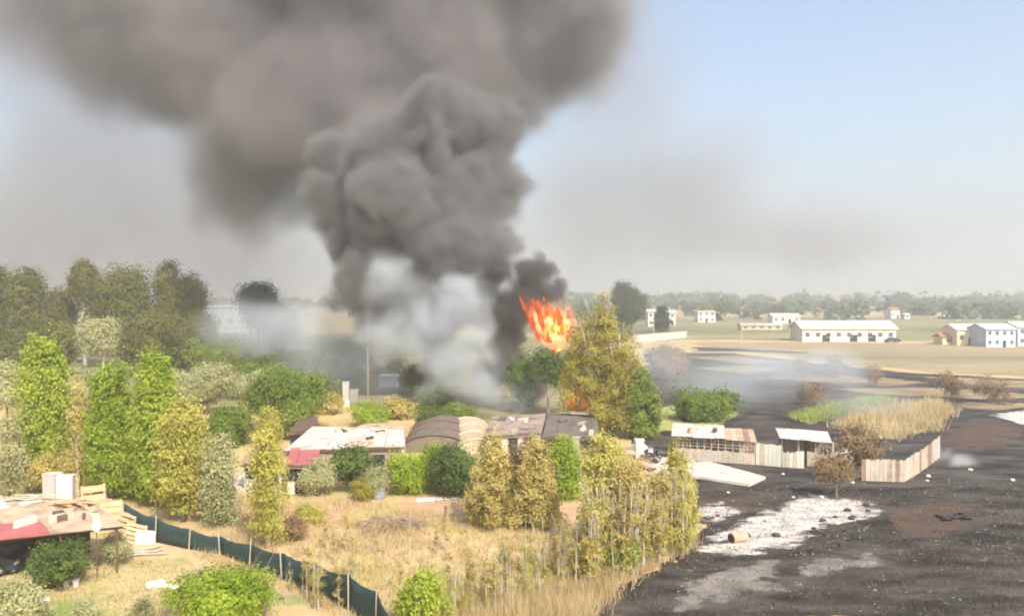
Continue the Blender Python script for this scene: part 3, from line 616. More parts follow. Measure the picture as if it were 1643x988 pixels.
# dark car by the farm building
def car(name, loc, label, body, rz=0, s=1.0):
    t = thing(name, loc, label, 'car', None, rz); t.scale = (s, s, s)
    prof = [(-2.1, .35), (-2.1, .85), (-1.3, .95), (-.75, 1.42), (.85, 1.42), (1.5, .98), (2.1, .85), (2.1, .35)]
    mb = MB(); n = len(prof); W = .82
    vs = [(x, -W * (.86 if z > 1.2 else 1), z) for x, z in prof] + [(x, W * (.86 if z > 1.2 else 1), z) for x, z in prof]
    mb.add(vs, [tuple(range(n)), tuple(range(2 * n - 1, n - 1, -1))] + [((i + 1) % n, i, n + i, n + (i + 1) % n) for i in range(n)])
    mb.build('body', body, t)
    for sd in (-1, 1):
        y = sd * W * .95
        MB().add([(-1.1, y, 1.0), (.0, y, 1.0), (.0, y * .93, 1.34), (-.72, y * .93, 1.34)], [(0, 1, 2, 3)]).build('side_window', glass, t)
        MB().add([(.06, y, 1.0), (1.2, y, 1.0), (.8, y * .93, 1.34), (.06, y * .93, 1.34)], [(0, 1, 2, 3)]).build('side_window', glass, t)
        for x in (-1.3, 1.3):
            wh = MB().tube([(x, sd * .62, .32), (x, sd * .84, .32)], .32, 14).build('wheel', dark, t)
            MB().tube([(x, sd * .843, .32), (x, sd * .86, .32)], .19, 10).build('rim', greymetal, wh)
        MB().box(2.09, 2.12, sd * .62 - .16, sd * .62 + .16, .62, .76).build('headlight', plastic, t)
    ws = MB(); ws.slab([(.93, -.66, 1.39), (.93, .66, 1.39), (1.47, .74, 1.01), (1.47, -.74, 1.01)], .005)
    o = ws.build('windscreen', glass, t); o.location = (.03, 0, .03)
    return t
darkpaint = mat('dark_blue_paint', (.03, .045, .07), (.025, .035, .055), 1, .3)
car('parked_car', gp(1432, 549.5), 'dark car parked at the right end of the farm building', darkpaint, .2)
car('parked_car', gp(-28, 918), 'dark blue car under the left shed roof', darkpaint, -.1)

# ---- white-roofed house with red and brown annexes
def roofed(name, front, back, zf, zb, label, roof_m, wall_m, wall_h, sheets, th=.1, cat='house', ins=.35):
    """A lean-to roof of sheets over walls: front and back are the pixel ends of the eaves."""
    A, B = gp(front[0][0], front[0][1], zf), gp(front[1][0], front[1][1], zf)
    D, E = gp(back[0][0], back[0][1], zb), gp(back[1][0], back[1][1], zb)
    c = (A + B + D + E) / 4; t = thing(name, (c.x, c.y, 0), label, cat); o0 = Vector((c.x, c.y, 0))
    q = [p - o0 for p in (A, B, E, D)]
    ms = roof_m if isinstance(roof_m, (list, tuple)) else [roof_m]
    rn = random.Random(hash(label) % 1000 if False else len(label))
    for i in range(sheets):
        f0, f1 = i / sheets + .002, (i + 1) / sheets - .002; dz = Vector((0, 0, rn.uniform(-.015, .03)))
        MB().slab([q[0].lerp(q[1], f0) + dz, q[0].lerp(q[1], f1) + dz, q[3].lerp(q[2], f1) + dz, q[3].lerp(q[2], f0) + dz], th * .5).build('roof_sheet', ms[i % len(ms)], t)
    mid = sum(q, Vector()) / 4
    k = [mid + (p - mid) * (1 - ins / max(1, (p - mid).xy.length)) for p in q]
    for i in range(4):
        a, b = k[i], k[(i + 1) % 4]; nrm = Vector((-(b - a).y, (b - a).x, 0)).normalized() * .07
        za, zb_ = a.z - th - .03, b.z - th - .03
        a0, b0 = Vector((a.x, a.y, 0)), Vector((b.x, b.y, 0))
        mbb = MB(); vs = [a0 - nrm, b0 - nrm, b0 + nrm, a0 + nrm, a0 - nrm + Vector((0, 0, za)), b0 - nrm + Vector((0, 0, zb_)), b0 + nrm + Vector((0, 0, zb_)), a0 + nrm + Vector((0, 0, za))]
        mbb.add(vs, [(3, 2, 1, 0), (4, 5, 6, 7), (0, 1, 5, 4), (1, 2, 6, 5), (2, 3, 7, 6), (3, 0, 4, 7)]).build('wall', wall_m, t)
    a, b = k[0], k[1]; u = (b - a); u.z = 0
    for f in (.2, .5, .8):
        p = a + u * f; n2 = Vector((u.y, -u.x, 0)).normalized() * .085
        e = u.normalized() * .45; lo, hi = .9, min(1.9, a.z - .35)
        if f == .5: lo = .02
        pp = Vector((p.x, p.y, 0)) + n2
        MB().add([pp - e + Vector((0, 0, lo)), pp + e + Vector((0, 0, lo)), pp + e + Vector((0, 0, hi)), pp - e + Vector((0, 0, hi))], [(0, 1, 2, 3)]).build('door' if f == .5 else 'window', dark, t)
    fa = MB(); fa.slab([q[0] + Vector((0, -.03, -.06)), q[1] + Vector((0, -.03, -.06)), q[1] + Vector((0, -.1, -.06)), q[0] + Vector((0, -.1, -.06))], .16); fa.build('fascia', darktimber, t)
    return t
roofed('white_roofed_house', ((455, 722), (648, 716)), ((500, 684), (648, 690)), 2.5, 2.75, 'low house with wide pinkish white roof in the middle left', whitesheet, mat('brick_wall', (.34, .25, .2), (.25, .17, .13), 2), 2.4, 6)
roofed('red_roofed_annex', ((456, 746), (508, 746)), ((466, 720), (514, 718)), 2.1, 2.5, 'small annex with dark red roof beside the white roof', redsheet, concrete, 2, 3)
roofed('brown_roofed_annex', ((384, 744), (452, 748)), ((398, 724), (456, 722)), 2.0, 2.3, 'pale-walled annex with brown roof left of the red roof', brownsheet, concrete, 2, 4)
roofed('back_shed', ((556, 690), (648, 697)), ((590, 678), (655, 684)), 2.3, 2.4, 'narrow tan roof strip behind the white roof', tansheet, concrete, 2, 4, cat='shed')
roofed('dark_lean_to', ((462, 694), (512, 690)), ((480, 672), (508, 668)), 2.4, 3.0, 'dark brown lean-to roof left behind the white roof', mat('dark_brown_sheet', (.12, .075, .055), (.08, .05, .04), 1), darktimber, 2, 3, cat='shed')
roofed('grey_roofed_shed', ((776, 700), (868, 694)), ((790, 668), (876, 664)), 1.9, 2.1, 'ashen grey flat roof at the foot of the white smoke', mat('ashen_roof', (.34, .27, .22), (.22, .18, .15), .8, c3=(.12, .10, .09), s3=.5), concrete, 2, 4, cat='shed')
roofed('scorched_shed', ((870, 700), (962, 702)), ((880, 664), (958, 664)), 1.8, 2.0, 'dark scorched flat roof beneath the burning tree', mat('scorched_roof', (.10, .09, .085), (.17, .145, .125), .8, detail=8), darktimber, 2, 4, cat='shed')
def slab_thing(name, pts, z, th, m, label, cat):
    q = [gp(p[0], p[1], z) for p in pts]; c = sum(q, Vector()) / len(q); n = len(q)
    lo = [Vector((p.x - c.x, p.y - c.y, -th)) for p in q]; hi = [Vector((p.x - c.x, p.y - c.y, 0)) for p in q]
    if (hi[1] - hi[0]).cross(hi[2] - hi[1]).z < 0: lo.reverse(); hi.reverse()
    mb = MB().add(lo + hi, [tuple(range(n))[::-1], tuple(range(n, 2 * n))] + [(i, (i + 1) % n, n + (i + 1) % n, n + i) for i in range(n)])
    o = mb.build(name, m); o.location = (c.x, c.y, z)
    return tag(o, label, cat)
slab_thing('concrete_pad', ((345, 778), (365, 760), (410, 758), (440, 772), (400, 790)), .08, .1, concrete, 'pale concrete pad before the brown-roofed annex', 'paving')
slab_thing('plank', ((668, 800), (738, 796), (738, 799), (668, 804)), .1, .09, plastic, 'long pale board lying on the bare reddish soil', 'board')
slab_thing('concrete_slab', ((1092, 760), (1108, 742), (1140, 741), (1230, 765), (1204, 777)), .2, .22, mat('pinkish_slab', (.64, .53, .46), (.50, .41, .35), .8, .9, 9, c3=(.30, .25, .21), s3=.45, t3=(.54, .70)), 'pinkish white concrete slab lying on the burnt ground', 'slab')
# arched tarpaulin tunnel
def tunnel(name, ap, bp, R, H, label, m, rib_m):
    A, B = gp(*ap), gp(*bp); t = thing(name, A, label, 'tunnel'); v = B - A; t.rotation_euler.z = math.atan2(v.y, v.x) - math.pi / 2; L = v.length
    n = 14; mb = MB(); rows = 6
    rn = random.Random(4)
    vs = []
    for j in range(rows + 1):
        for i in range(n + 1):
            a = math.pi * i / n; s = 1 + rn.uniform(-.025, .015)
            vs.append((R * math.cos(a) * s, L * j / rows, H * math.sin(a) * s + .02))
    mb.add(vs, [(j * (n + 1) + i, j * (n + 1) + i + 1, (j + 1) * (n + 1) + i + 1, (j + 1) * (n + 1) + i) for j in range(rows) for i in range(n)])
    mb.build('cover', m, t, smooth=True)
    MB().add([(R * .97 * math.cos(math.pi * i / n), .06, H * .97 * math.sin(math.pi * i / n)) for i in range(n + 1)], [tuple(range(n + 1))]).build('end_panel', m, t)
    for k in range(4):
        y = L * k / 3
        MB().tube([(R * 1.03 * math.cos(math.pi * i / n), y, H * 1.03 * math.sin(math.pi * i / n)) for i in range(n + 1)], .06, 5).build('hoop', rib_m, t)
    return t
tunnel('tarpaulin_tunnel', (697, 727), (712, 690), 3.1, 1.5, 'dark brown arched tarpaulin tunnel right of the white roof', tarp, darktimber)
tunnel('tarpaulin_tunnel', (766, 732), (750, 692), 2.1, 1.4, 'tan arched tarpaulin tunnel beside the dark brown one', tantarp, posts_m)
# ruins in the smoke
def block(name, px0, px1, base, top, dep, m, label, cat, capm=None):
    a, b = gp(px0, base), gp(px1, base); W = b.x - a.x; H = zat(top, a.y); t = thing(name, ((a.x + b.x) / 2, a.y, 0), label, cat)
    MB().box(-W / 2, W / 2, 0, dep, 0, H).build('body', m, t)
    MB().box(-W / 2 - .06, W / 2 + .06, -.06, dep + .06, H, H + .1).build('cap', capm or m, t)
    return t
block('gate_pillar', 549, 559, 648, 614, .6, white, 'white masonry pillar left of the tall pole in smoke', 'pillar')
block('low_wall', 559, 574, 646, 626, .3, concrete, 'short pale wall stub joined to the masonry pillar', 'wall')
block('low_wall', 575, 642, 652, 636, .25, mat('grey_block_wall', (.36, .32, .29), (.28, .25, .22), 1), 'grey low wall behind the bright shrub', 'wall')
block('water_tank', 628, 637, 646, 634, .5, plastic, 'small white tank on the low wall line', 'tank')
block('white_cabin', 608, 636, 622, 604, 3, bluegrey, 'pale cabin roof showing through thin smoke', 'cabin', white)
block('white_drum', 551, 560, 652, 645, .5, plastic, 'white drum at the foot of the masonry pillar', 'drum')
bt = thing('blue_barrel', gp(606, 800), 'blue-grey barrel beside the small olive bush', 'barrel')
MB().tube([(0, 0, 0), (0, 0, .1), (0, 0, .6), (0, 0, 1.2), (0, 0, 1.3)], [.42, .45, .48, .45, .38], 14).build('body', mat('bluegrey_plastic', (.30, .36, .42), (.24, .29, .35), 1, .5), bt, smooth=True)
MB().tube([(0, 0, 1.3), (0, 0, 1.36)], .34, 14).build('lid', greymetal, bt)
# wooden post and pruning heap on the dry grass
pt = gp(714, 832); pk = thing('stump_post', pt, 'short dark wooden post alone on the dry grass', 'post')
MB().tube([(0, 0, 0), (.02, 0, .4), (.03, 0, .8)], [.09, .08, .07], 7).build('stem', dbark, pk); MB().tube([(.03, 0, .8), (.03, 0, .84)], .085, 7).build('top', posts_m, pk)
rn = random.Random(9); mb = MB()
for i in range(240):
    a = rn.uniform(0, 6.28); r = rn.uniform(.1, 1.6); x, y = r * math.cos(a), r * math.sin(a) * .8; L = rn.uniform(.6, 1.5); aa = a + rn.uniform(-.6, .6); z = max(.03, .6 - r * .3)
    mb.tube([(x, y, z), (x + math.cos(aa) * L * .5, y + math.sin(aa) * L * .5, z + rn.uniform(.0, .25)), (x + math.cos(aa) * L, y + math.sin(aa) * L, max(.02, z - .25))], [.025, .018, .008], 4)
o = mb.build('brushwood_heap', mat('dry_twigs', (.33, .24, .16), (.22, .16, .11), 2)); o.location = gp(628, 850)
tag(o, 'low heap of dry cut branches on the straw grass', 'brushwood', kind='stuff')

# ---- dark net fence
fp = [(196, 862), (248, 872), (302, 884), (352, 892), (400, 912), (452, 934), (505, 955), (560, 985), (604, 1020), (622, 1060)]
ft = [808, 832, 850, 862, 874, 889, 906, 925, 952, 990]
A0 = gp(*fp[0]); fence = thing('net_fence', A0, 'dark green netting fence sagging between thin pale posts', 'fence')
rn = random.Random(21); P3 = [(gp(*p), zat(tp, gp(*p).y)) for p, tp in zip(fp, ft)]
for i in range(len(P3) - 1):
    (a, ha), (b, hb) = P3[i], P3[i + 1]; n = 8; vs = []; u = (b - a).normalized(); nn = Vector((-u.y, u.x, 0))
    for j in range(n + 1):
        t_ = j / n; p = a.lerp(b, t_) - A0; h = ha + (hb - ha) * t_ - .14 * math.sin(math.pi * t_) + rn.uniform(-.03, .03); bul = nn * .10 * math.sin(math.pi * t_) * rn.uniform(.4, 1.2)
        for k in range(4):
            z = .02 + (h - .02) * k / 3; vs.append(p + bul * math.sin(math.pi * k / 3) + nn * rn.uniform(-.02, .02) + Vector((0, 0, z)))
    fs = [(j * 4 + k, (j + 1) * 4 + k, (j + 1) * 4 + k + 1, j * 4 + k + 1) for j in range(n) for k in range(3)]
    me = MB().add(vs, fs).mesh('net_panel', netm, True); o = link('net_panel', me, fence)
    sm = o.modifiers.new('thick', 'SOLIDIFY'); sm.thickness = .015
    for f in (0,):
        p = a.lerp(b, f) - A0; h = ha + (hb - ha) * f; lx, ly = rn.gauss(0, .05), rn.gauss(0, .05)
        MB().tube([p - nn * .08 + Vector((0, 0, 0)), p - nn * .08 + Vector((lx, ly, h + rn.uniform(.0, .3)))], .028, 6).build('post', posts_m, fence)

# ---- left shed with patchwork roof
shed = thing('patchwork_shed', gp(60, 915), 'open shed with patchwork sheet roof, bottom left', 'shed'); S0 = shed.location.copy()
Z0, Z1 = 2.35, 2.75
FL, FR, BR, BL = gp(-140, 884, Z0), gp(196, 846, Z0), gp(140, 806, Z1), gp(-140, 790, Z1)
def rp(u, v): return FL.lerp(FR, u).lerp(BL.lerp(BR, u), v)
rn = random.Random(31); cols = 8
mats_grid = {0: [redsheet, redsheet, redsheet, redsheet, redsheet, tansheet, tansheet, tansheet], 1: [tansheet] * 8, 2: [whitesheet, whitesheet, whitesheet, whitesheet, tansheet, tansheet, brownsheet, tansheet]}
ridge_ms = {}
for r in range(3):
    for c in range(cols):
        u0, u1, v0, v1 = c / cols + .004, (c + 1) / cols - .004 + .012, r / 3 - (.02 if r else 0), (r + 1) / 3
        dz = Vector((0, 0, .02 + .022 * r + (.012 if c % 2 else 0) + rn.uniform(0, .012))) - S0
        MB().slab([rp(u0, v0) + dz, rp(u1, v0) + dz, rp(u1, v1) + dz, rp(u0, v1) + dz], .02).build('roof_sheet', mats_grid[r][c], shed)
for u in (.05, .36, .68, .97):
    for v in (.04, .95):
        p = rp(u, v) - S0; MB().tube([(p.x, p.y, 0), (p.x, p.y, p.z - .02)], .06, 6).build('post', darktimber, shed)
for v in (.03, .96):
    a, b = rp(0, v) - S0, rp(1, v) - S0; MB().tube([a - Vector((0, 0, .08)), b - Vector((0, 0, .08))], .06, 4).build('beam', darktimber, shed)
a, b = rp(0, .97) - S0, rp(1, .97) - S0; bw = MB(); bw.add([(a.x, a.y, 0), (b.x, b.y, 0), (b.x, b.y, b.z - .1), (a.x, a.y, a.z - .1)], [(0, 1, 2, 3)]); o = bw.build('back_wall', darktimber, shed)
# loose things on and behind that shed
def crate(name, loc, size, m, label, rot=(0, 0, 0), cat='crate', slats=5):
    t = thing(name, loc, label, cat); t.rotation_euler = rot; sx, sy, sz = size
    for i in range(slats):
        z = sz * (i + .5) / slats; hh = sz / slats * .36
        MB().box(-sx / 2, sx / 2, -sy / 2, -sy / 2 + .03, z - hh, z + hh).build('slat', m, t); MB().box(-sx / 2, sx / 2, sy / 2 - .03, sy / 2, z - hh, z + hh).build('slat', m, t)
    for x in (-1, 1):
        MB().box(x * (sx / 2 - .06) - .05, x * (sx / 2 - .06) + .05, -sy / 2 + .032, sy / 2 - .032, 0, sz).build('upright', m, t)
    return t
g = 'timber pallets heaped behind the left shed'
crate('timber_pallet', gp(172, 858, 0), (1.3, .16, 1.9), timber, 'tall leaning pallet at the right end of the shed roof', (-.25, 0, .3), 'pallet')
crate('timber_pallet', gp(190, 866, 0), (1.2, .16, 1.5), timber, 'pallet leaning beside the dark net fence end', (-.35, .15, -.4), 'pallet')
crate('timber_pallet', gp(208, 876, 0), (1.1, .16, 1.2), timber, 'pale tilted pallet nearest the white box', (-.45, .35, .5), 'pallet')
crate('timber_pallet', gp(150, 850, 0), (1.4, .16, 2.6), timber, 'pallet standing behind the shed roof corner', (-.15, -.1, .1), 'pallet')
def boxthing(name, loc, size, m, label, cat, rz=0.0, lid=True):
    t = thing(name, loc, label, cat, None, rz); sx, sy, sz = size
    MB().box(-sx / 2, sx / 2, -sy / 2, sy / 2, 0, sz).build('body', m, t)
    if lid: MB().box(-sx / 2 - .03, sx / 2 + .03, -sy / 2 - .03, sy / 2 + .03, sz, sz + .06).build('lid', m, t)
    return t
boxthing('white_box', gp(231, 872), (1.0, .7, .55), plastic, 'white box on the ground by the fence end', 'box', .3)
boxthing('appliance', gp(103, 842), (.9, .7, 2.9), concrete, 'tall pale old appliance stacked behind the shed roof', 'appliance', .2)
boxthing('appliance', gp(82, 838), (.9, .7, 2.9), whitesheet, 'pinkish white cabinet left of the tall pale appliance', 'cabinet', -.3)
def plank_pile(name, loc, label, n, L, zbase, spread, m, seed, rz=0):
    r = random.Random(seed); t = thing(name, loc, label, 'timber pile', None, rz)
    for i in range(n):
        l = L * r.uniform(.5, 1); M = Matrix.Translation((r.uniform(-spread, spread), r.uniform(-.5, .5), zbase + .05 + .045 * (i // 3))) @ Matrix.Rotation(r.uniform(-.5, .5), 4, 'Z') @ Matrix.Rotation(r.uniform(-.06, .06), 4, 'Y')
        MB().box(-l / 2, l / 2, -.07, .07, -.02, .02, M).build('plank', m, t)
    return t
plank_pile('plank_pile', gp(215, 893), 'bleached planks strewn before the shed', 14, 2.4, 0, .5, posts_m, 3, .5)
plank_pile('plank_pile', gp(120, 812, 2.75), 'loose planks heaped on the back of the shed roof', 16, 2.2, .02, .9, timber, 4, -.2)
plank_pile('plank_pile', gp(55, 802, 2.78), 'broken boards on the left back of the shed roof', 10, 1.8, .02, .8, posts_m, 5, .1)
plank_pile('board_pile', gp(1065, 768), 'pale broken boards spread over the junk heap', 22, 2.6, .0, 1.8, posts_m, 6, -.2)
# satellite dish
sd = thing('satellite_dish', gp(152, 934), 'white satellite dish on a pole before the shed roof', 'satellite dish')
MB().tube([(0, 0, 0), (0, 0, 2.5)], .025, 6).build('pole', darktimber, sd)
dv, df, n = [], [], 16
for j in range(5):
    r = .25 * j / 4
    for i in range(n): dv.append((r * math.cos(6.2832 * i / n), -.02 - .5 * r * r, r * math.sin(6.2832 * i / n)))
df = [(j * n + i, j * n + (i + 1) % n, (j + 1) * n + (i + 1) % n, (j + 1) * n + i) for j in range(4) for i in range(n)]
dv = [(x * .8, y, z) for x, y, z in dv]
o = MB().add([(x, -.2 - y, z * 1.15) for x, y, z in dv], df).build('reflector', roofpale, sd, (0, 0, 2.65), (-.25, 0, .3), True); o.modifiers.new('thick', 'SOLIDIFY').thickness = .02
MB().tube([(0, -.1, 2.4), (.05, -.55, 2.65)], .015, 5).build('feed_arm', greymetal, sd)
# buckets, stones in the yard
for px, lb in ((103, 'white bucket, left of two below the dark glossy shrub'), (117, 'white bucket, right of two below the dark glossy shrub')):
    t = thing('bucket', gp(px, 943), lb, 'bucket', 'white buckets in the yard')
    MB().tube([(0, 0, 0), (0, 0, .3)], [.13, .17], 12).build('body', plastic, t); MB().tube([(0, 0, .3), (0, 0, .33)], .185, 12).build('rim', plastic, t)
def rubble(name, locs, smin, smax, m, labels, cat, group, seed):
    r = random.Random(seed)
    for (px, py), lb in zip(locs, labels):
        bm = bmesh.new(); bmesh.ops.create_icosphere(bm, subdivisions=2, radius=1)
        s = r.uniform(smin, smax)
        for v in bm.verts: v.co *= r.uniform(.78, 1.12); v.co.z *= .6; v.co *= s
        z0 = min(v.co.z for v in bm.verts)
        for v in bm.verts: v.co.z -= z0 + .03
        me = bpy.data.meshes.new(name); bm.to_mesh(me); bm.free(); me.materials.append(m)
        o = link(name, me, None, gp(px, py), (0, 0, r.uniform(0, 6))); tag(o, lb, cat, group)
pale_rock = mat('pale_stone', (.70, .64, .54), (.55, .5, .42), 2, .9, 5)
rubble('stone', ((240, 947), (252, 943), (266, 949), (280, 948), (292, 945)), .18, .32, pale_rock, ['pale stone in the short row left of the bottom green bush'] * 5, 'stone', 'row of pale stones in the yard', 2)
rubble('stone', ((40, 950), (68, 968), (52, 975)), .16, .26, pale_rock, ['pale stone beside the dry shrub in the bottom left corner'] * 3, 'stone', 'stones by the corner shrub', 3)
bm_rn = random.Random(5); mb = MB()
o = tag(sheet('spoil_heap', [gp(*p) for p in ((285, 882), (300, 872), (330, 876), (345, 888), (310, 893))], .02, concrete, 19, .2, .15, None), 'flat pale heap of rubble before the net fence', 'rubble', kind='stuff')

# ---- right sheds
def wall_run(t, a, b, z0, z1a, z1b, n, ms, name='panel', th=.05, gap=.02, seed=1, jag=0.0):
    r = random.Random(seed)
    for i in range(n):
        p, q = a.lerp(b, i / n), a.lerp(b, (i + 1) / n); u = (q - p).normalized(); q = q - u * gap; nn = Vector((-u.y, u.x, 0)) * th * .5
        off = nn * r.uniform(-.5, .5); za = z1a + (z1b - z1a) * i / n + r.uniform(-jag, jag); zb = z1a + (z1b - z1a) * (i + 1) / n + r.uniform(-jag, jag)
        vs = [p - nn + off, q - nn + off, q + nn + off, p + nn + off]
        vs = [Vector((v.x, v.y, z0)) for v in vs] + [Vector((vs[0].x, vs[0].y, za)), Vector((vs[1].x, vs[1].y, zb)), Vector((vs[2].x, vs[2].y, zb)), Vector((vs[3].x, vs[3].y, za))]
        MB().add(vs, [(3, 2, 1, 0), (4, 5, 6, 7), (0, 1, 5, 4), (1, 2, 6, 5), (2, 3, 7, 6), (3, 0, 4, 7)]).build(name, ms[r.randrange(len(ms))], t)
greywood = mat('grey_boards', (.46, .40, .34), (.34, .29, .24), 1.5, .9, 5)
palewood = mat('pale_boards', (.50, .43, .345), (.38, .32, .25), 1.5, .9, 5)
mint = mat('pale_green_panel', (.56, .56, .47), (.48, .47, .38), 1.2, .8, 5)
redbrown = mat('redbrown_boards', (.28, .175, .125), (.21, .135, .10), 1.5, .9, 5)
t = thing('livestock_shed', gp(1150, 740), 'long shed with white sheet roof and board front on the burnt ground', 'shed'); o0 = t.location.copy()
fa, fb = gp(1086, 738) - o0, gp(1212, 746) - o0; back = Vector((.8, 3.4, 0))
wall_run(t, fa, fb, .0, 1.0, .9, 22, [greywood, palewood, greywood], 'board', jag=.06, seed=3)
for k in range(12):
    p = fa.lerp(fb, k / 11); MB().tube([(p.x, p.y + .05, 0), (p.x, p.y + .05, 1.95)], .04, 5).build('post', greywood, t)
for z in (1.25, 1.5, 1.75): MB().tube([fa + Vector((0, .05, z)), fb + Vector((0, .05, z - .05))], .025, 5).build('rail', greywood, t)
wall_run(t, fa + back, fb + back, 0, 2.3, 2.2, 10, [greywood, redbrown], 'back_board', jag=.03, seed=5)
wall_run(t, fa + Vector((-.2, .1, 0)), fa + back + Vector((-.2, 0, 0)), 0, 2.0, 2.3, 6, [greywood, palewood], 'side_board', seed=6)
def sheets(t, q, n, ms, th=.04, seed=1, name='roof_sheet'):
    r = random.Random(seed)
    for i in range(n):
        f0, f1 = i / n + .003, (i + 1) / n - .003; dz = Vector((0, 0, r.uniform(-.02, .04)))
        MB().slab([q[0].lerp(q[1], f0) + dz, q[0].lerp(q[1], f1) + dz, q[3].lerp(q[2], f1) + dz, q[3].lerp(q[2], f0) + dz], th).build(name, ms[i % len(ms)], t)
up = Vector((0, 0, 1))
m1 = fa.lerp(fb, .62)
sheets(t, [fa + up * 2.05 + Vector((-.5, -.4, 0)), m1 + up * 2.05 + Vector((0, -.4, 0)), m1 + back * 1.08 + up * 2.5, fa + back * 1.08 + up * 2.5 + Vector((-.5, 0, 0))], 5, [whitesheet], seed=2)
sheets(t, [m1 + up * 1.98 + Vector((.03, -.3, 0)), fb + up * 1.9 + Vector((.1, -.3, 0)), fb + back + up * 2.35, m1 + back + up * 2.35 + Vector((.03, 0, 0))], 5, [rustsheet, tansheet, rustsheet, redbrown], seed=4)
t2 = thing('panel_fence', gp(1215, 746), 'pale green sheet panels standing between the two sheds', 'fence'); o0 = t2.location.copy()
wall_run(t2, gp(1214, 746) - o0, gp(1255, 750) - o0, 0, 1.8, 1.7, 6, [mint, mint, palewood], 'panel', jag=.08, seed=7)
wall_run(t2, gp(1256, 750) - o0, gp(1292, 752) - o0, 0, 1.2, 1.3, 6, [greywood, mint], 'panel', jag=.12, seed=8)
t = thing('open_shed', gp(1300, 748), 'smaller open-fronted shed with pale roof right of the long shed', 'shed'); o0 = t.location.copy()
fa, fb = gp(1256, 744) - o0, gp(1338, 752) - o0; back = Vector((.6, 2.8, 0))
wall_run(t, fa + back, fb + back, 0, 2.2, 2.2, 8, [redbrown, greywood], 'back_board', seed=9)
for k, f in enumerate((0, .33, .66, 1)):
    for b_ in (Vector(), back): p = fa.lerp(fb, f) + b_ * .98; MB().tube([(p.x, p.y, 0), (p.x, p.y, 2.1)], .06, 6).build('post', palewood, t)
wall_run(t, fa.lerp(fb, .5), fb, 0, 1.2, 1.0, 6, [palewood, greywood, tansheet], 'board', jag=.15, seed=10)
sheets(t, [fa + up * 2.15 + Vector((-.3, -.4, 0)), fb + up * 2.1 + Vector((-.2, -.4, 0)), fb + back * 1.05 + up * 2.45, fa + back * 1.05 + up * 2.45 + Vector((-.3, 0, 0))], 5, [whitesheet, roofpale], seed=11)
t = thing('broken_hutch', gp(1345, 752), 'collapsed hutch of pale boards beside the open shed', 'hutch'); r = random.Random(13)
for i in range(16):
    M = Matrix.Translation((r.uniform(-.9, .9), r.uniform(-.5, .5), r.uniform(.3, 1.5))) @ Matrix.Rotation(r.uniform(-1.2, 1.2), 4, 'Y') @ Matrix.Rotation(r.uniform(-1, 1), 4, 'Z')
    MB().box(-.7, .7, -.1, .1, -.02, .02, M).build('board', (palewood, timber, greywood)[i % 3], t)
for x, y in ((-.8, -.5), (.8, -.5), (-.8, .5), (.8, .5)): MB().box(x - .05, x + .05, y - .05, y + .05, 0, 1.5).build('post', darktimber, t)
# plank fence
pf = thing('plank_fence', gp(1384, 770), 'curved fence of rusty and pale upright planks on the burnt ground', 'fence'); o0 = pf.location.copy()
pts = [gp(*p) - o0 for p in ((1384, 772), (1420, 773), (1452, 774), (1470, 764), (1490, 750), (1510, 734))]
for i in range(5): wall_run(pf, pts[i], pts[i + 1], 0, (1.55, 1.6, 1.6, 1.65, 1.7)[i], (1.6, 1.6, 1.65, 1.7, 1.75)[i], (5, 5, 5, 6, 6)[i], [greywood, redbrown, palewood, greywood, tansheet, greywood], 'plank', jag=.08, seed=20 + i)
for i in range(5): MB().tube([pts[i] + up * 1.1 + Vector((0, .08, 0)), pts[i + 1] + up * 1.1 + Vector((0, .08, 0))], .04, 5).build('rail', darktimber, pf)
# junk heap
def junk(px0, px1, py0, py1, n, seed):
    r = random.Random(seed); ms = [(palewood, 'pale'), (whitesheet, 'white'), (greymetal, 'grey'), (rustsheet, 'rusty'), (darktimber, 'dark'), (concrete, 'concrete')]
    for i in range(n):
        m, nm = ms[r.randrange(6)]; s = r.uniform(.25, .75)
        t = thing('scrap_piece', gp(r.uniform(px0, px1), r.uniform(py0, py1)), {'pale': 'bent pale board scrap in the junk heap left of the slab', 'white': 'white sheet scrap in the junk heap left of the slab', 'grey': 'grey metal scrap in the junk heap left of the slab', 'rusty': 'rusty sheet scrap in the junk heap left of the slab', 'dark': 'dark timber scrap in the junk heap left of the slab', 'concrete': 'broken concrete lump in the junk heap left of the slab'}[nm], 'scrap', nm + ' scrap in the junk heap')
        t.rotation_euler = (r.uniform(-.3, .3), r.uniform(-.3, .3), r.uniform(0, 6.28))
        a, b, c = s * r.uniform(.5, 1.5), s * r.uniform(.4, 1.1), s * r.uniform(.1, .8)
        MB().add([(-a, -b, -.05), (a, -b * .8, -.05), (a * .9, b, -.05), (-a * .8, b * .9, -.05), (-a * .9, -b * .8, c), (a * .7, -b * .7, c * 1.2), (a * .8, b * .6, c * .8), (-a * .6, b * .7, c)], [(3, 2, 1, 0), (4, 5, 6, 7), (0, 1, 5, 4), (1, 2, 6, 5), (2, 3, 7, 6), (3, 0, 4, 7)]).build('chunk', m, t)
        MB().tube([(-a, 0, c * .6), (0, .1, c * 1.4 + .1), (a, 0, c)], .03, 5).build('rod', m, t)
junk(1005, 1110, 722, 768, 46, 3)
r = random.Random(90)
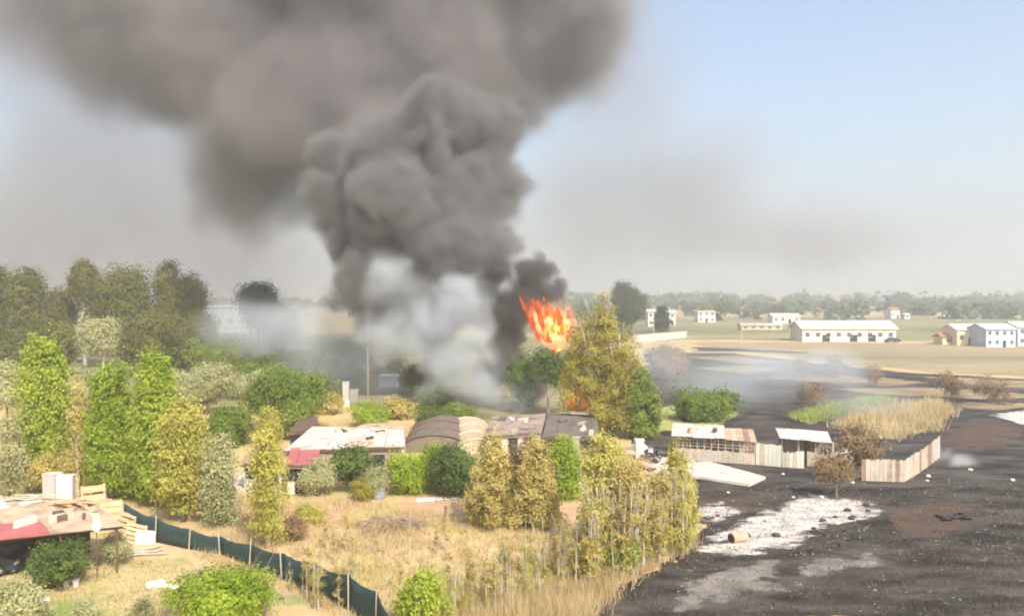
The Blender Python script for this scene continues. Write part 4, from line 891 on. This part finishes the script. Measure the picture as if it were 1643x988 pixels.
for i, (px, py, z) in enumerate([(520 + r.random() * 110, 690 + r.random() * 22, 2.72) for _ in range(10)] + [(790 + r.random() * 70, 672 + r.random() * 20, 2.1) for _ in range(6)] + [(885 + r.random() * 65, 672 + r.random() * 22, 2.0) for _ in range(6)] + [(1090 + r.random() * 60, 682 + r.random() * 8, 2.5) for _ in range(5)] + [(20 + r.random() * 130, 806 + r.random() * 30, 2.72) for _ in range(9)]):
    where = 'on the wide pinkish white roof' if i < 10 else 'on the ashen grey roof in the smoke' if i < 16 else 'on the dark scorched roof' if i < 22 else 'on the white roof of the long shed' if i < 27 else 'on the patchwork shed roof'
    m_, nm = ((palewood, 'pale board'), (darktimber, 'dark plank'), (concrete, 'grey block'), (rustsheet, 'rusty tin'))[i % 4]; a = r.uniform(.15, .7); b = r.uniform(.1, .3)
    t = thing('roof_weight', gp(px, py, z), nm + ' scrap lying ' + where, 'scrap', 'loose scrap on roofs', r.uniform(0, 3))
    MB().add([(-a, -b, -.25), (a, -b, -.25), (a, b, -.25), (-a, b, -.25), (-a, -b * .9, .1), (a * .9, -b, .14), (a, b * .8, .12), (-a * .9, b, .08)], [(3, 2, 1, 0), (4, 5, 6, 7), (0, 1, 5, 4), (1, 2, 6, 5), (2, 3, 7, 6), (3, 0, 4, 7)]).build('piece', m_, t)
block('old_cabinet', 1021, 1034, 738, 708, .8, whitesheet, 'white old cabinet standing in the junk heap', 'cabinet')
block('stone_pillar', 919, 930, 792, 704, .4, mat('grey_block_wall', (.36, .32, .29)), 'grey stone pillar behind the lime columnar shrub', 'pillar')
block('white_sack', 926, 946, 792, 778, .5, plastic, 'white sack lying at the foot of the pillar', 'sack')
slab_thing('tin_sheet', ((895, 658), (958, 662), (956, 666), (898, 662)), 2.2, .05, whitesheet, 'pale strip of tin on the scorched roof edge', 'sheet')
# burnt-field leftovers
t = thing('metal_frame', gp(1180, 842), 'burnt folding metal frame standing on grey ash', 'frame'); rm = mat('burnt_steel', (.10, .085, .075), (.06, .05, .045), 3, .7)
for a, b in (((-.6, 0, 0), (-.35, 0, .95)), ((-.35, 0, .95), (.45, 0, 1.0)), ((.45, 0, 1.0), (.65, 0, 0)), ((-.6, 0, 0), (.3, .5, .55)), ((-.5, .5, 0), (.6, .0, .5)), ((-.6, 0, .1), (.65, 0, .15))): MB().tube([a, b], .03, 6).build('bar', rm, t)
t = thing('fallen_drum', gp(1186, 872), 'rusty orange drum lying in the white ash', 'drum', rz=.5)
MB().tube([(-.5, 0, .3), (-.2, 0, .32), (.2, 0, .32), (.5, 0, .3)], .3, 14).build('body', rustsheet, t); MB().tube([(-.53, 0, .3), (-.505, 0, .3)], .25, 14).build('opening', dark, t)
for i in range(9):
    r = random.Random(i + 60); t = thing('charred_tyre_ring', gp(1512 + i * 5.2, 834 + r.uniform(-5, 4), .02), 'burnt black tyre in the low row on reddish soil', 'tyre', 'row of burnt tyres')
    t.rotation_euler = (r.uniform(-.5, .5), r.uniform(-.4, .4), r.uniform(0, 3)); vs = []; n, k = 12, 6
    for a_ in range(n):
        for b_ in range(k):
            A, Bq = 6.2832 * a_ / n, 6.2832 * b_ / k; R = .24 + .09 * math.cos(Bq); vs.append((R * math.cos(A), R * math.sin(A), .1 + .09 * math.sin(Bq)))
    MB().add(vs, [(a_ * k + b_, ((a_ + 1) % n) * k + b_, ((a_ + 1) % n) * k + (b_ + 1) % k, a_ * k + (b_ + 1) % k) for a_ in range(n) for b_ in range(k)]).build('tread', dark, t, smooth=True)
rubble('ash_lump', ((1170, 792), (1258, 762), (1370, 776), (1490, 773), (1492, 766), (1560, 756), (1628, 772), (1320, 800), (1348, 842), (1275, 800)), .10, .2, pale_rock,
       ['pale lump between slab and metal frame', 'small white lump beside the slab tip', 'white lump below the ochre tree', 'white lump before the plank fence, lower of two', 'white lump before the plank fence, upper of two', 'white lump inside the small smoke on the right', 'white lump near the right picture edge', 'white lump at the top of the ash patch', 'lump at the right end of the ash patch', 'lump at the upper left of the ash patch'], 'lump', 'pale lumps on the burnt ground', 8)
r = random.Random(70)
rubble('charred_clod', [(1126 + r.random() * 270, 812 + r.random() * 66) for _ in range(30)], .08, .26, mat('charred_clod', (.03, .027, .024), (.08, .07, .06), 2), ['charred clod lying in or beside the white ash patch'] * 30, 'clod', 'charred clods in the ash', 9)
r = random.Random(71)
rubble('burnt_stump', [(1000 + t_ * 115 + r.uniform(-5, 12), 935 - t_ * 55 + r.uniform(-6, 6)) for t_ in [r.random() for _ in range(26)]], .08, .2, mat('scorched_clump', (.30, .21, .12), (.12, .08, .05), 3), ['scorched grass clump on the edge between weeds and burnt ground'] * 26, 'clump', 'scorched clumps on the burnt edge', 10)
t = thing('yellow_tarp', gp(1096, 662), 'small bright cream tarpaulin over a stick in the thicket', 'tarpaulin')
MB().add([(-.7, 0, .3), (.8, .1, .5), (.1, 0, 1.5), (0, .6, .4)], [(0, 1, 2), (1, 3, 2), (3, 0, 2)]).build('cloth', cream, t); MB().tube([(.1, .1, 0), (.1, .1, 1.45)], .04, 5).build('stick', darktimber, t)
block('white_marker', 1153, 1158, 668, 644, .3, white, 'thin white post behind the long shed', 'post')

# ------------------------------------------------------------------ fire
def firemat():
    m = bpy.data.materials.new('flame'); n, l = nodes_of(m); n.remove(n['Principled BSDF'])
    tc = n.new('ShaderNodeTexCoord'); mp = n.new('ShaderNodeMapping'); mp.inputs['Scale'].default_value = (1.0, 1.0, .45); mp.inputs['Rotation'].default_value = (0, -.5, 0)
    l.new(tc.outputs['Object'], mp.inputs[0])
    tx = n.new('ShaderNodeTexNoise'); tx.inputs['Scale'].default_value = 1.3; tx.inputs['Detail'].default_value = 4; l.new(mp.outputs[0], tx.inputs['Vector'])
    at = n.new('ShaderNodeAttribute'); at.attribute_name = 'heat'
    ad = n.new('ShaderNodeMath'); ad.operation = 'MULTIPLY_ADD'; l.new(tx.outputs[0], ad.inputs[0]); ad.inputs[1].default_value = 2.2; ad.inputs[2].default_value = -1.1
    s = n.new('ShaderNodeMath'); s.operation = 'ADD'; l.new(ad.outputs[0], s.inputs[0]); l.new(at.outputs['Fac'], s.inputs[1])
    r = n.new('ShaderNodeValToRGB'); l.new(s.outputs[0], r.inputs[0]); e = r.color_ramp.elements
    e[0].position = .05; e[0].color = (.40, .04, .012, 1); e[1].position = .95; e[1].color = (.60, .36, .045, 1)
    q = e.new(.32); q.color = (.56, .085, .018, 1); q = e.new(.58); q.color = (.60, .165, .02, 1)
    em = n.new('ShaderNodeEmission'); em.inputs[1].default_value = 1.0; l.new(r.outputs[0], em.inputs[0])
    tr = n.new('ShaderNodeBsdfTransparent'); mx = n.new('ShaderNodeMixShader'); mr = n.new('ShaderNodeMapRange'); l.new(s.outputs[0], mr.inputs[0]); mr.inputs[1].default_value = -.12; mr.inputs[2].default_value = .12
    l.new(mr.outputs[0], mx.inputs[0]); l.new(tr.outputs[0], mx.inputs[1]); l.new(em.outputs[0], mx.inputs[2]); l.new(mx.outputs[0], n['Material Output'].inputs[0])
    return m
FM = firemat()
def gasmat(name, col, st):
    m = bpy.data.materials.new(name); n, l = nodes_of(m); n.remove(n['Principled BSDF'])
    tc = n.new('ShaderNodeTexCoord'); mp = n.new('ShaderNodeMapping'); mp.inputs['Rotation'].default_value = (0, .5, 0); mp.inputs['Scale'].default_value = (1.5, 1.2, .5); l.new(tc.outputs['Object'], mp.inputs[0])
    tx = n.new('ShaderNodeTexNoise'); tx.inputs['Scale'].default_value = 1.4; tx.inputs['Detail'].default_value = 3; l.new(mp.outputs[0], tx.inputs['Vector'])
    mr = n.new('ShaderNodeMapRange'); l.new(tx.outputs[0], mr.inputs[0]); mr.inputs[1].default_value = .36; mr.inputs[2].default_value = .62; mr.inputs[3].default_value = .10; mr.inputs[4].default_value = st
    e = n.new('ShaderNodeEmission'); e.inputs[0].default_value = (*col, 1); l.new(mr.outputs[0], e.inputs[1]); l.new(e.outputs[0], n['Material Output'].inputs['Volume'])
    return m
GM = gasmat('flame_gas', (1, .16, .018), .50); GC = gasmat('flame_core_gas', (1, .42, .05), .5)
def flame(t, base, tip, r, seed, heat, gas=None):
    rg = random.Random(seed); n, k = 14, 10; vs = []; hv = []
    side = Vector((rg.uniform(-1, 1), rg.uniform(-1, 1), 0)) * .3
    for j in range(k + 1):
        u = j / k; c = base.lerp(tip, u) + side * math.sin(3.3 * u) + Vector((rg.uniform(-.12, .12), 0, 0)); rr = r * (math.sin(math.pi * min(1, .18 + .82 * u)) ** .8) * (1 - .25 * u)
        for i in range(n):
            a = 6.2832 * i / n; q = rr * rg.uniform(.72, 1.2); vs.append(c + Vector((q * math.cos(a), q * .7 * math.sin(a), q * .5 * math.sin(a * 2 + seed)))); hv.append(heat * (1 - .6 * u) + .08)
    fs = [(j * n + i, j * n + (i + 1) % n, (j + 1) * n + (i + 1) % n, (j + 1) * n + i) for j in range(k) for i in range(n)] + [tuple(range(n))[::-1], tuple(range(k * n, k * n + n))]
    me = MB().add(vs, fs).mesh('flame', gas or FM, True); at = me.attributes.new('heat', 'FLOAT', 'POINT'); at.data.foreach_set('value', hv)
    o = link('flame', me, t); o.visible_shadow = True; return o
DF = 101.0; fb0 = P(875, 545, DF)
fire = thing('fire', fb0, 'orange flames leaping from the top of the burning tree', 'fire')
def fv(px, py, dd=0): return P(px, py, DF + dd) - fb0
rf = random.Random(17)
for i in range(9):
    u = rf.random(); bx = 858 + u * 56 + rf.uniform(-4, 4); L = rf.uniform(26, 66) * (1 if u < .8 else .8); by = 548 - rf.random() * 26 * (1 if i % 3 else 2)
    tx = bx - L * rf.uniform(.25, .5) * (1.15 - u); ty = max(474, by - L)
    core = max(0, 1 - abs(bx - 896) / 22) * max(0, 1 - abs(by - L * .3 - 512) / 30)
    flame(fire, fv(bx, by, -1.0 * core + rf.uniform(-.4, .6)), fv(tx, ty, -1.0 * core + rf.uniform(-.4, .6)), rf.uniform(.25, .5) + .2 * core, 40 + i, .6 + .35 * rf.random() + .7 * core)
for i, (b, tp, r, ht) in enumerate((((866, 548), (832, 473), .5, .5), ((880, 545), (852, 478), .6, .6), ((900, 535), (893, 488), 1.0, 1.2), ((893, 528), (884, 494), .8, 1.15), ((880, 548), (868, 515), .9, .75), ((908, 548), (912, 500), .55, .6))):
    flame(fire, fv(*b, -.5 - .2 * (i % 3)), fv(*tp, -.5 - .2 * (i % 3)), r * .6, 140 + i, ht)
for i, (b, tp, r) in enumerate((((876, 556), (828, 466), .8), ((884, 562), (842, 470), .9), ((890, 560), (850, 468), .9), ((898, 566), (862, 474), 1.1), ((906, 560), (874, 472), 1.1), ((912, 556), (886, 476), 1.1), ((916, 548), (898, 474), 1.0), ((918, 536), (908, 478), .8), ((868, 532), (836, 488), .7), ((884, 552), (858, 496), 1.4), ((902, 548), (880, 490), 1.6))):
    flame(fire, fv(*b, -.5), fv(*tp, -.5), r, 170 + i, 1, GM)
for i, (b, tp, r) in enumerate((((906, 530), (892, 488), 1.0), ((898, 535), (886, 500), .9), ((910, 522), (900, 494), .8))):
    flame(fire, fv(*b, -1.2), fv(*tp, -1.2), r, 190 + i, 1, GC)
fb0 = P(932, 657, 90)
fire2 = thing('fire', fb0, 'low red fire on the scorched roof under the tall poplar', 'fire')
for i, (b, tp, r, ht) in enumerate((((922, 655), (914, 622), .7, .34), ((932, 655), (925, 616), .9, .36), ((942, 655), (935, 626), .8, .34), ((948, 656), (945, 636), .6, .32))):
    flame(fire2, P(*b, 90) - fb0, P(*tp, 90) - fb0, r, 60 + i, ht); flame(fire2, P(*b, 90) - fb0, P(*tp, 90) - fb0, r * 1.4, 80 + i, ht, GM)

# ------------------------------------------------------------------ smoke
def vmat(name, col, aniso=0.0, dens=1.0):
    m = bpy.data.materials.new(name); n, l = nodes_of(m); n.remove(n['Principled BSDF'])
    v = n.new('ShaderNodeVolumePrincipled'); v.inputs['Color'].default_value = (*col, 1); v.inputs['Density'].default_value = dens; v.inputs['Anisotropy'].default_value = aniso
    l.new(v.outputs[0], n['Material Output'].inputs['Volume']); return m
class G:
    def __init__(s, name):
        s.t = bpy.data.node_groups.new(name, 'GeometryNodeTree'); s.t.interface.new_socket('Geometry', in_out='OUTPUT', socket_type='NodeSocketGeometry')
        s.pos = s.n('GeometryNodeInputPosition').outputs[0]
    def n(s, ty, **k):
        x = s.t.nodes.new(ty)
        for a, b in k.items(): setattr(x, a, b)
        return x
    def put(s, sock, v):
        if isinstance(v, bpy.types.NodeSocket): s.t.links.new(v, sock)
        else: sock.default_value = v
    def m(s, op, *a):
        x = s.n('ShaderNodeMath', operation=op)
        for i, v in enumerate(a): s.put(x.inputs[i], v)
        return x.outputs[0]
    def v(s, op, *a):
        x = s.n('ShaderNodeVectorMath', operation=op)
        for i, v in enumerate(a): s.put(x.inputs[i], v)
        return x.outputs['Value' if op in ('DISTANCE', 'LENGTH') else 0]
    def scale(s, a, f):
        x = s.n('ShaderNodeVectorMath', operation='SCALE'); s.put(x.inputs[0], a); s.put(x.inputs['Scale'], f); return x.outputs[0]
    def noise(s, co, scale, det=3, rough=.5):
        x = s.n('ShaderNodeTexNoise'); s.put(x.inputs['Vector'], co)
        x.inputs['Scale'].default_value = scale; x.inputs['Detail'].default_value = det; x.inputs['Roughness'].default_value = rough
        return x.outputs
    def voro(s, co, scale):
        x = s.n('ShaderNodeTexVoronoi', feature='F1'); s.put(x.inputs['Vector'], co); x.inputs['Scale'].default_value = scale
        return x.outputs['Distance']
    def ss(s, v, a, b, c=0., d=1.):
        x = s.n('ShaderNodeMapRange', interpolation_type='SMOOTHSTEP')
        for i, q in enumerate((v, a, b, c, d)): s.put(x.inputs[i], q)
        return x.outputs[0]
def smoke(name, label, blobs, vox, edge, warp, bump, dens, m, k=2.5, mod=None, pad=2.0, fbm=None, thin=()):
    """A density grid: smooth union of puffs, warped and billowed by noise."""
    g = G(name)
    wv = g.v('SUBTRACT', g.noise(g.pos, 1 / warp[0], 3)['Color'], (.5, .5, .5))
    p = g.v('ADD', g.pos, g.scale(wv, warp[1]))
    sdf = None; lo = [1e9] * 3; hi = [-1e9] * 3
    for c, r, sq in blobs:
        q = g.v('MULTIPLY', g.v('SUBTRACT', p, tuple(c)), tuple(1 / x for x in sq))
        d = g.m('SUBTRACT', g.v('LENGTH', q), r)
        sdf = d if sdf is None else g.m('SMOOTH_MIN', sdf, d, k)
        for i in range(3):
            lo[i] = min(lo[i], c[i] - r * sq[i]); hi[i] = max(hi[i], c[i] + r * sq[i])
    ext = pad + edge[1] + warp[1] * .35 + sum(b for _, b in bump) * .5
    lo = [a - ext for a in lo]; hi = [a + ext for a in hi]; lo[2] = max(lo[2], .1)
    for sz, am in bump:
        sdf = g.m('ADD', sdf, g.m('MULTIPLY', g.m('SUBTRACT', g.voro(p, 1 / sz), .5), am * 1.6))
    if fbm: sdf = g.m('ADD', sdf, g.m('MULTIPLY', g.m('SUBTRACT', g.noise(p, 1 / fbm[0], 6, .62)[0], .5), fbm[1]))
    de = g.ss(sdf, edge[0], edge[1], 1., 0.)
    if mod: de = g.m('MULTIPLY', de, g.ss(g.noise(p, 1 / mod[0], 4, .55)['Fac' if 'Fac' in [o.name for o in g.t.nodes[-1].outputs] else 0], mod[1], mod[2]))
    for x0, x1, v0 in thin:                              # the drift thins out downwind
        sx = g.n('ShaderNodeSeparateXYZ'); g.put(sx.inputs[0], p); de = g.m('MULTIPLY', de, g.ss(sx.outputs[0], x0, x1, v0, 1.) if x0 < x1 else g.ss(sx.outputs[0], x1, x0, 1., v0))
    de = g.m('MULTIPLY', de, dens)
    de = g.m('MULTIPLY', de, g.m('GREATER_THAN', de, dens * .004))
    vc = g.n('GeometryNodeVolumeCube'); g.put(vc.inputs['Density'], de)
    vc.inputs['Min'].default_value = lo; vc.inputs['Max'].default_value = hi
    for a, i in zip(('Resolution X', 'Resolution Y', 'Resolution Z'), range(3)): vc.inputs[a].default_value = max(4, int((hi[i] - lo[i]) / vox))
    sm = g.n('GeometryNodeSetMaterial'); sm.inputs['Material'].default_value = m; g.t.links.new(vc.outputs[0], sm.inputs[0])
    o = g.n('NodeGroupOutput'); g.t.links.new(sm.outputs[0], o.inputs[0])
    ob = bpy.data.objects.new(name, bpy.data.volumes.new(name)); C.objects.link(ob); ob.data.materials.append(m)
    ob.modifiers.new('grow', 'NODES').node_group = g.t
    return tag(ob, label, 'smoke', kind='stuff')
def B(px, py, r, d, sq=(1, 1, 1)): return (P(px, py, d), r * d / F, sq)
smoke('smoke_column', 'thick dark grey billowing smoke column above the fire', [
    B(538, 238, 40, 116), B(552, 320, 60, 116), B(585, 400, 66, 115), B(630, 262, 88, 113), B(690, 212, 82, 114), B(762, 218, 74, 116), B(790, 300, 60, 116), B(735, 320, 84, 111),
    B(655, 335, 92, 108), B(630, 430, 84, 109), B(722, 425, 84, 106), B(778, 385, 52, 108), B(690, 500, 72, 108), B(765, 500, 50, 107), B(790, 590, 36, 106), B(834, 400, 14, 112), B(620, 510, 62, 111), B(700, 580, 46, 108), B(565, 440, 46, 114)],
    .30, (-2.2, .4), (9, 4.2), ((7.5, 2.5), (2.8, 1.0), (1.2, .4)), .95, vmat('grey_smoke', (.305, .298, .295)), 2.8, fbm=(3.4, 3.0))
smoke('smoke_cloud', 'brown-grey drifting smoke cloud filling the upper left sky', [
    B(405, 268, 96, 150), B(450, 200, 140, 150), B(570, 120, 160, 150), B(720, 70, 165, 152), B(880, 0, 150, 158), B(350, 90, 160, 150), B(560, -80, 240, 155), B(800, -120, 220, 158), B(230, 0, 180, 152), B(40, -50, 160, 152), B(640, 260, 110, 138)],
    .75, (-9, 4.5), (24, 12), ((15, 5.0), (6, 2.0)), .40, vmat('brown_smoke', (.385, .363, .365)), 6, (15, .10, .60), fbm=(9, 6), thin=((-105, -36, .10), (34, 8, .06)))
smoke('white_smoke', 'bluish white smoke rolling up left of the flames', [
    B(628, 455, 38, 101), B(740, 482, 46, 99), B(690, 525, 56, 100), B(632, 530, 52, 102), B(752, 550, 44, 98), B(715, 595, 46, 98), B(760, 628, 34, 98), B(810, 650, 20, 97), B(785, 640, 26, 97.5)],
    .28, (-3.6, .8), (7, 4.2), ((4.5, 1.9), (1.7, .7)), .6, vmat('white_smoke', (.68, .73, .775)), 2.0, (4.5, .02, .52), fbm=(2.4, 3.6))
smoke('black_smoke', 'black smoke puffs directly above the flames', [
    B(802, 432, 28, 103), B(842, 436, 24, 103), B(870, 431, 25, 103), B(892, 466, 22, 103), B(845, 465, 32, 104), B(818, 500, 38, 105), B(812, 545, 34, 106), B(818, 590, 34, 107), B(850, 620, 30, 108), B(868, 472, 22, 104)],
    .2, (-1.2, .25), (3, 1.3), ((2.0, .7), (.8, .3)), 1.6, vmat('black_smoke', (.20, .19, .18)), 1.4, fbm=(1.2, .8))
smoke('drifting_smoke', 'thin lilac grey smoke veil drifting across the sky', [
    B(150, 300, 220, 260, (1.1, .6, .9)), B(380, 400, 170, 255, (1, .6, .7)), B(-60, 380, 200, 260, (1, .6, .8)), B(930, 290, 130, 270, (.9, .6, 1.2)), B(1090, 300, 150, 280, (1.1, .6, .7)), B(1260, 370, 140, 290, (1.6, .6, .4)), B(980, 120, 140, 270, (1, .6, 1)), B(60, 60, 200, 250, (1, .6, .8))],
    2.6, (-24, 12), (60, 30), (), .045, vmat('thin_smoke', (.43, .405, .41)), 12, (50, .05, .75))
smoke('ground_smoke', 'thin bluish smoke lying low over gardens and burnt field', [
    B(540, 530, 110, 118, (1.1, .8, .8)), B(430, 530, 110, 150, (1.2, .7, .5)), B(600, 620, 50, 108, (1.3, .8, .6)), B(1060, 585, 70, 112, (1, .8, .8)), B(1190, 610, 100, 108, (1.3, .8, .6)), B(1300, 590, 90, 130, (1.4, .8, .4)), B(1390, 650, 80, 98, (1.2, .7, .45)), B(880, 640, 46, 99, (1.4, .6, .7)), B(560, 600, 70, 112, (1.4, .7, .5)), B(820, 610, 60, 103, (1, .6, 1)), B(1450, 700, 40, 79, (1.4, .5, .7))],
    .8, (-5, 1.2), (10, 6), (), .11, vmat('blue_smoke', (.72, .77, .82)), 4, (9, .15, .7))
smoke('smoke_wisp', 'small white smoke wisp on the burnt ground at right', [
    B(1545, 745, 26, 71, (1.2, .8, .7)), B(1575, 765, 20, 69.5, (1.6, .8, .4)), B(1510, 730, 24, 73, (1, .8, .7))],
    .2, (-1.2, .3), (2.5, 1.5), (), 1.0, vmat('wisp_smoke', (.84, .87, .9)), 1, (2, .3, .7))
# ------------------------------------------------------------------ haze
hz = MB().box(-4300, 4300, -400, 6800, -1, 150).build('haze', vmat('haze_air', (.89, .935, .98), 0.6, .0011)); hz['kind'] = 'stuff'
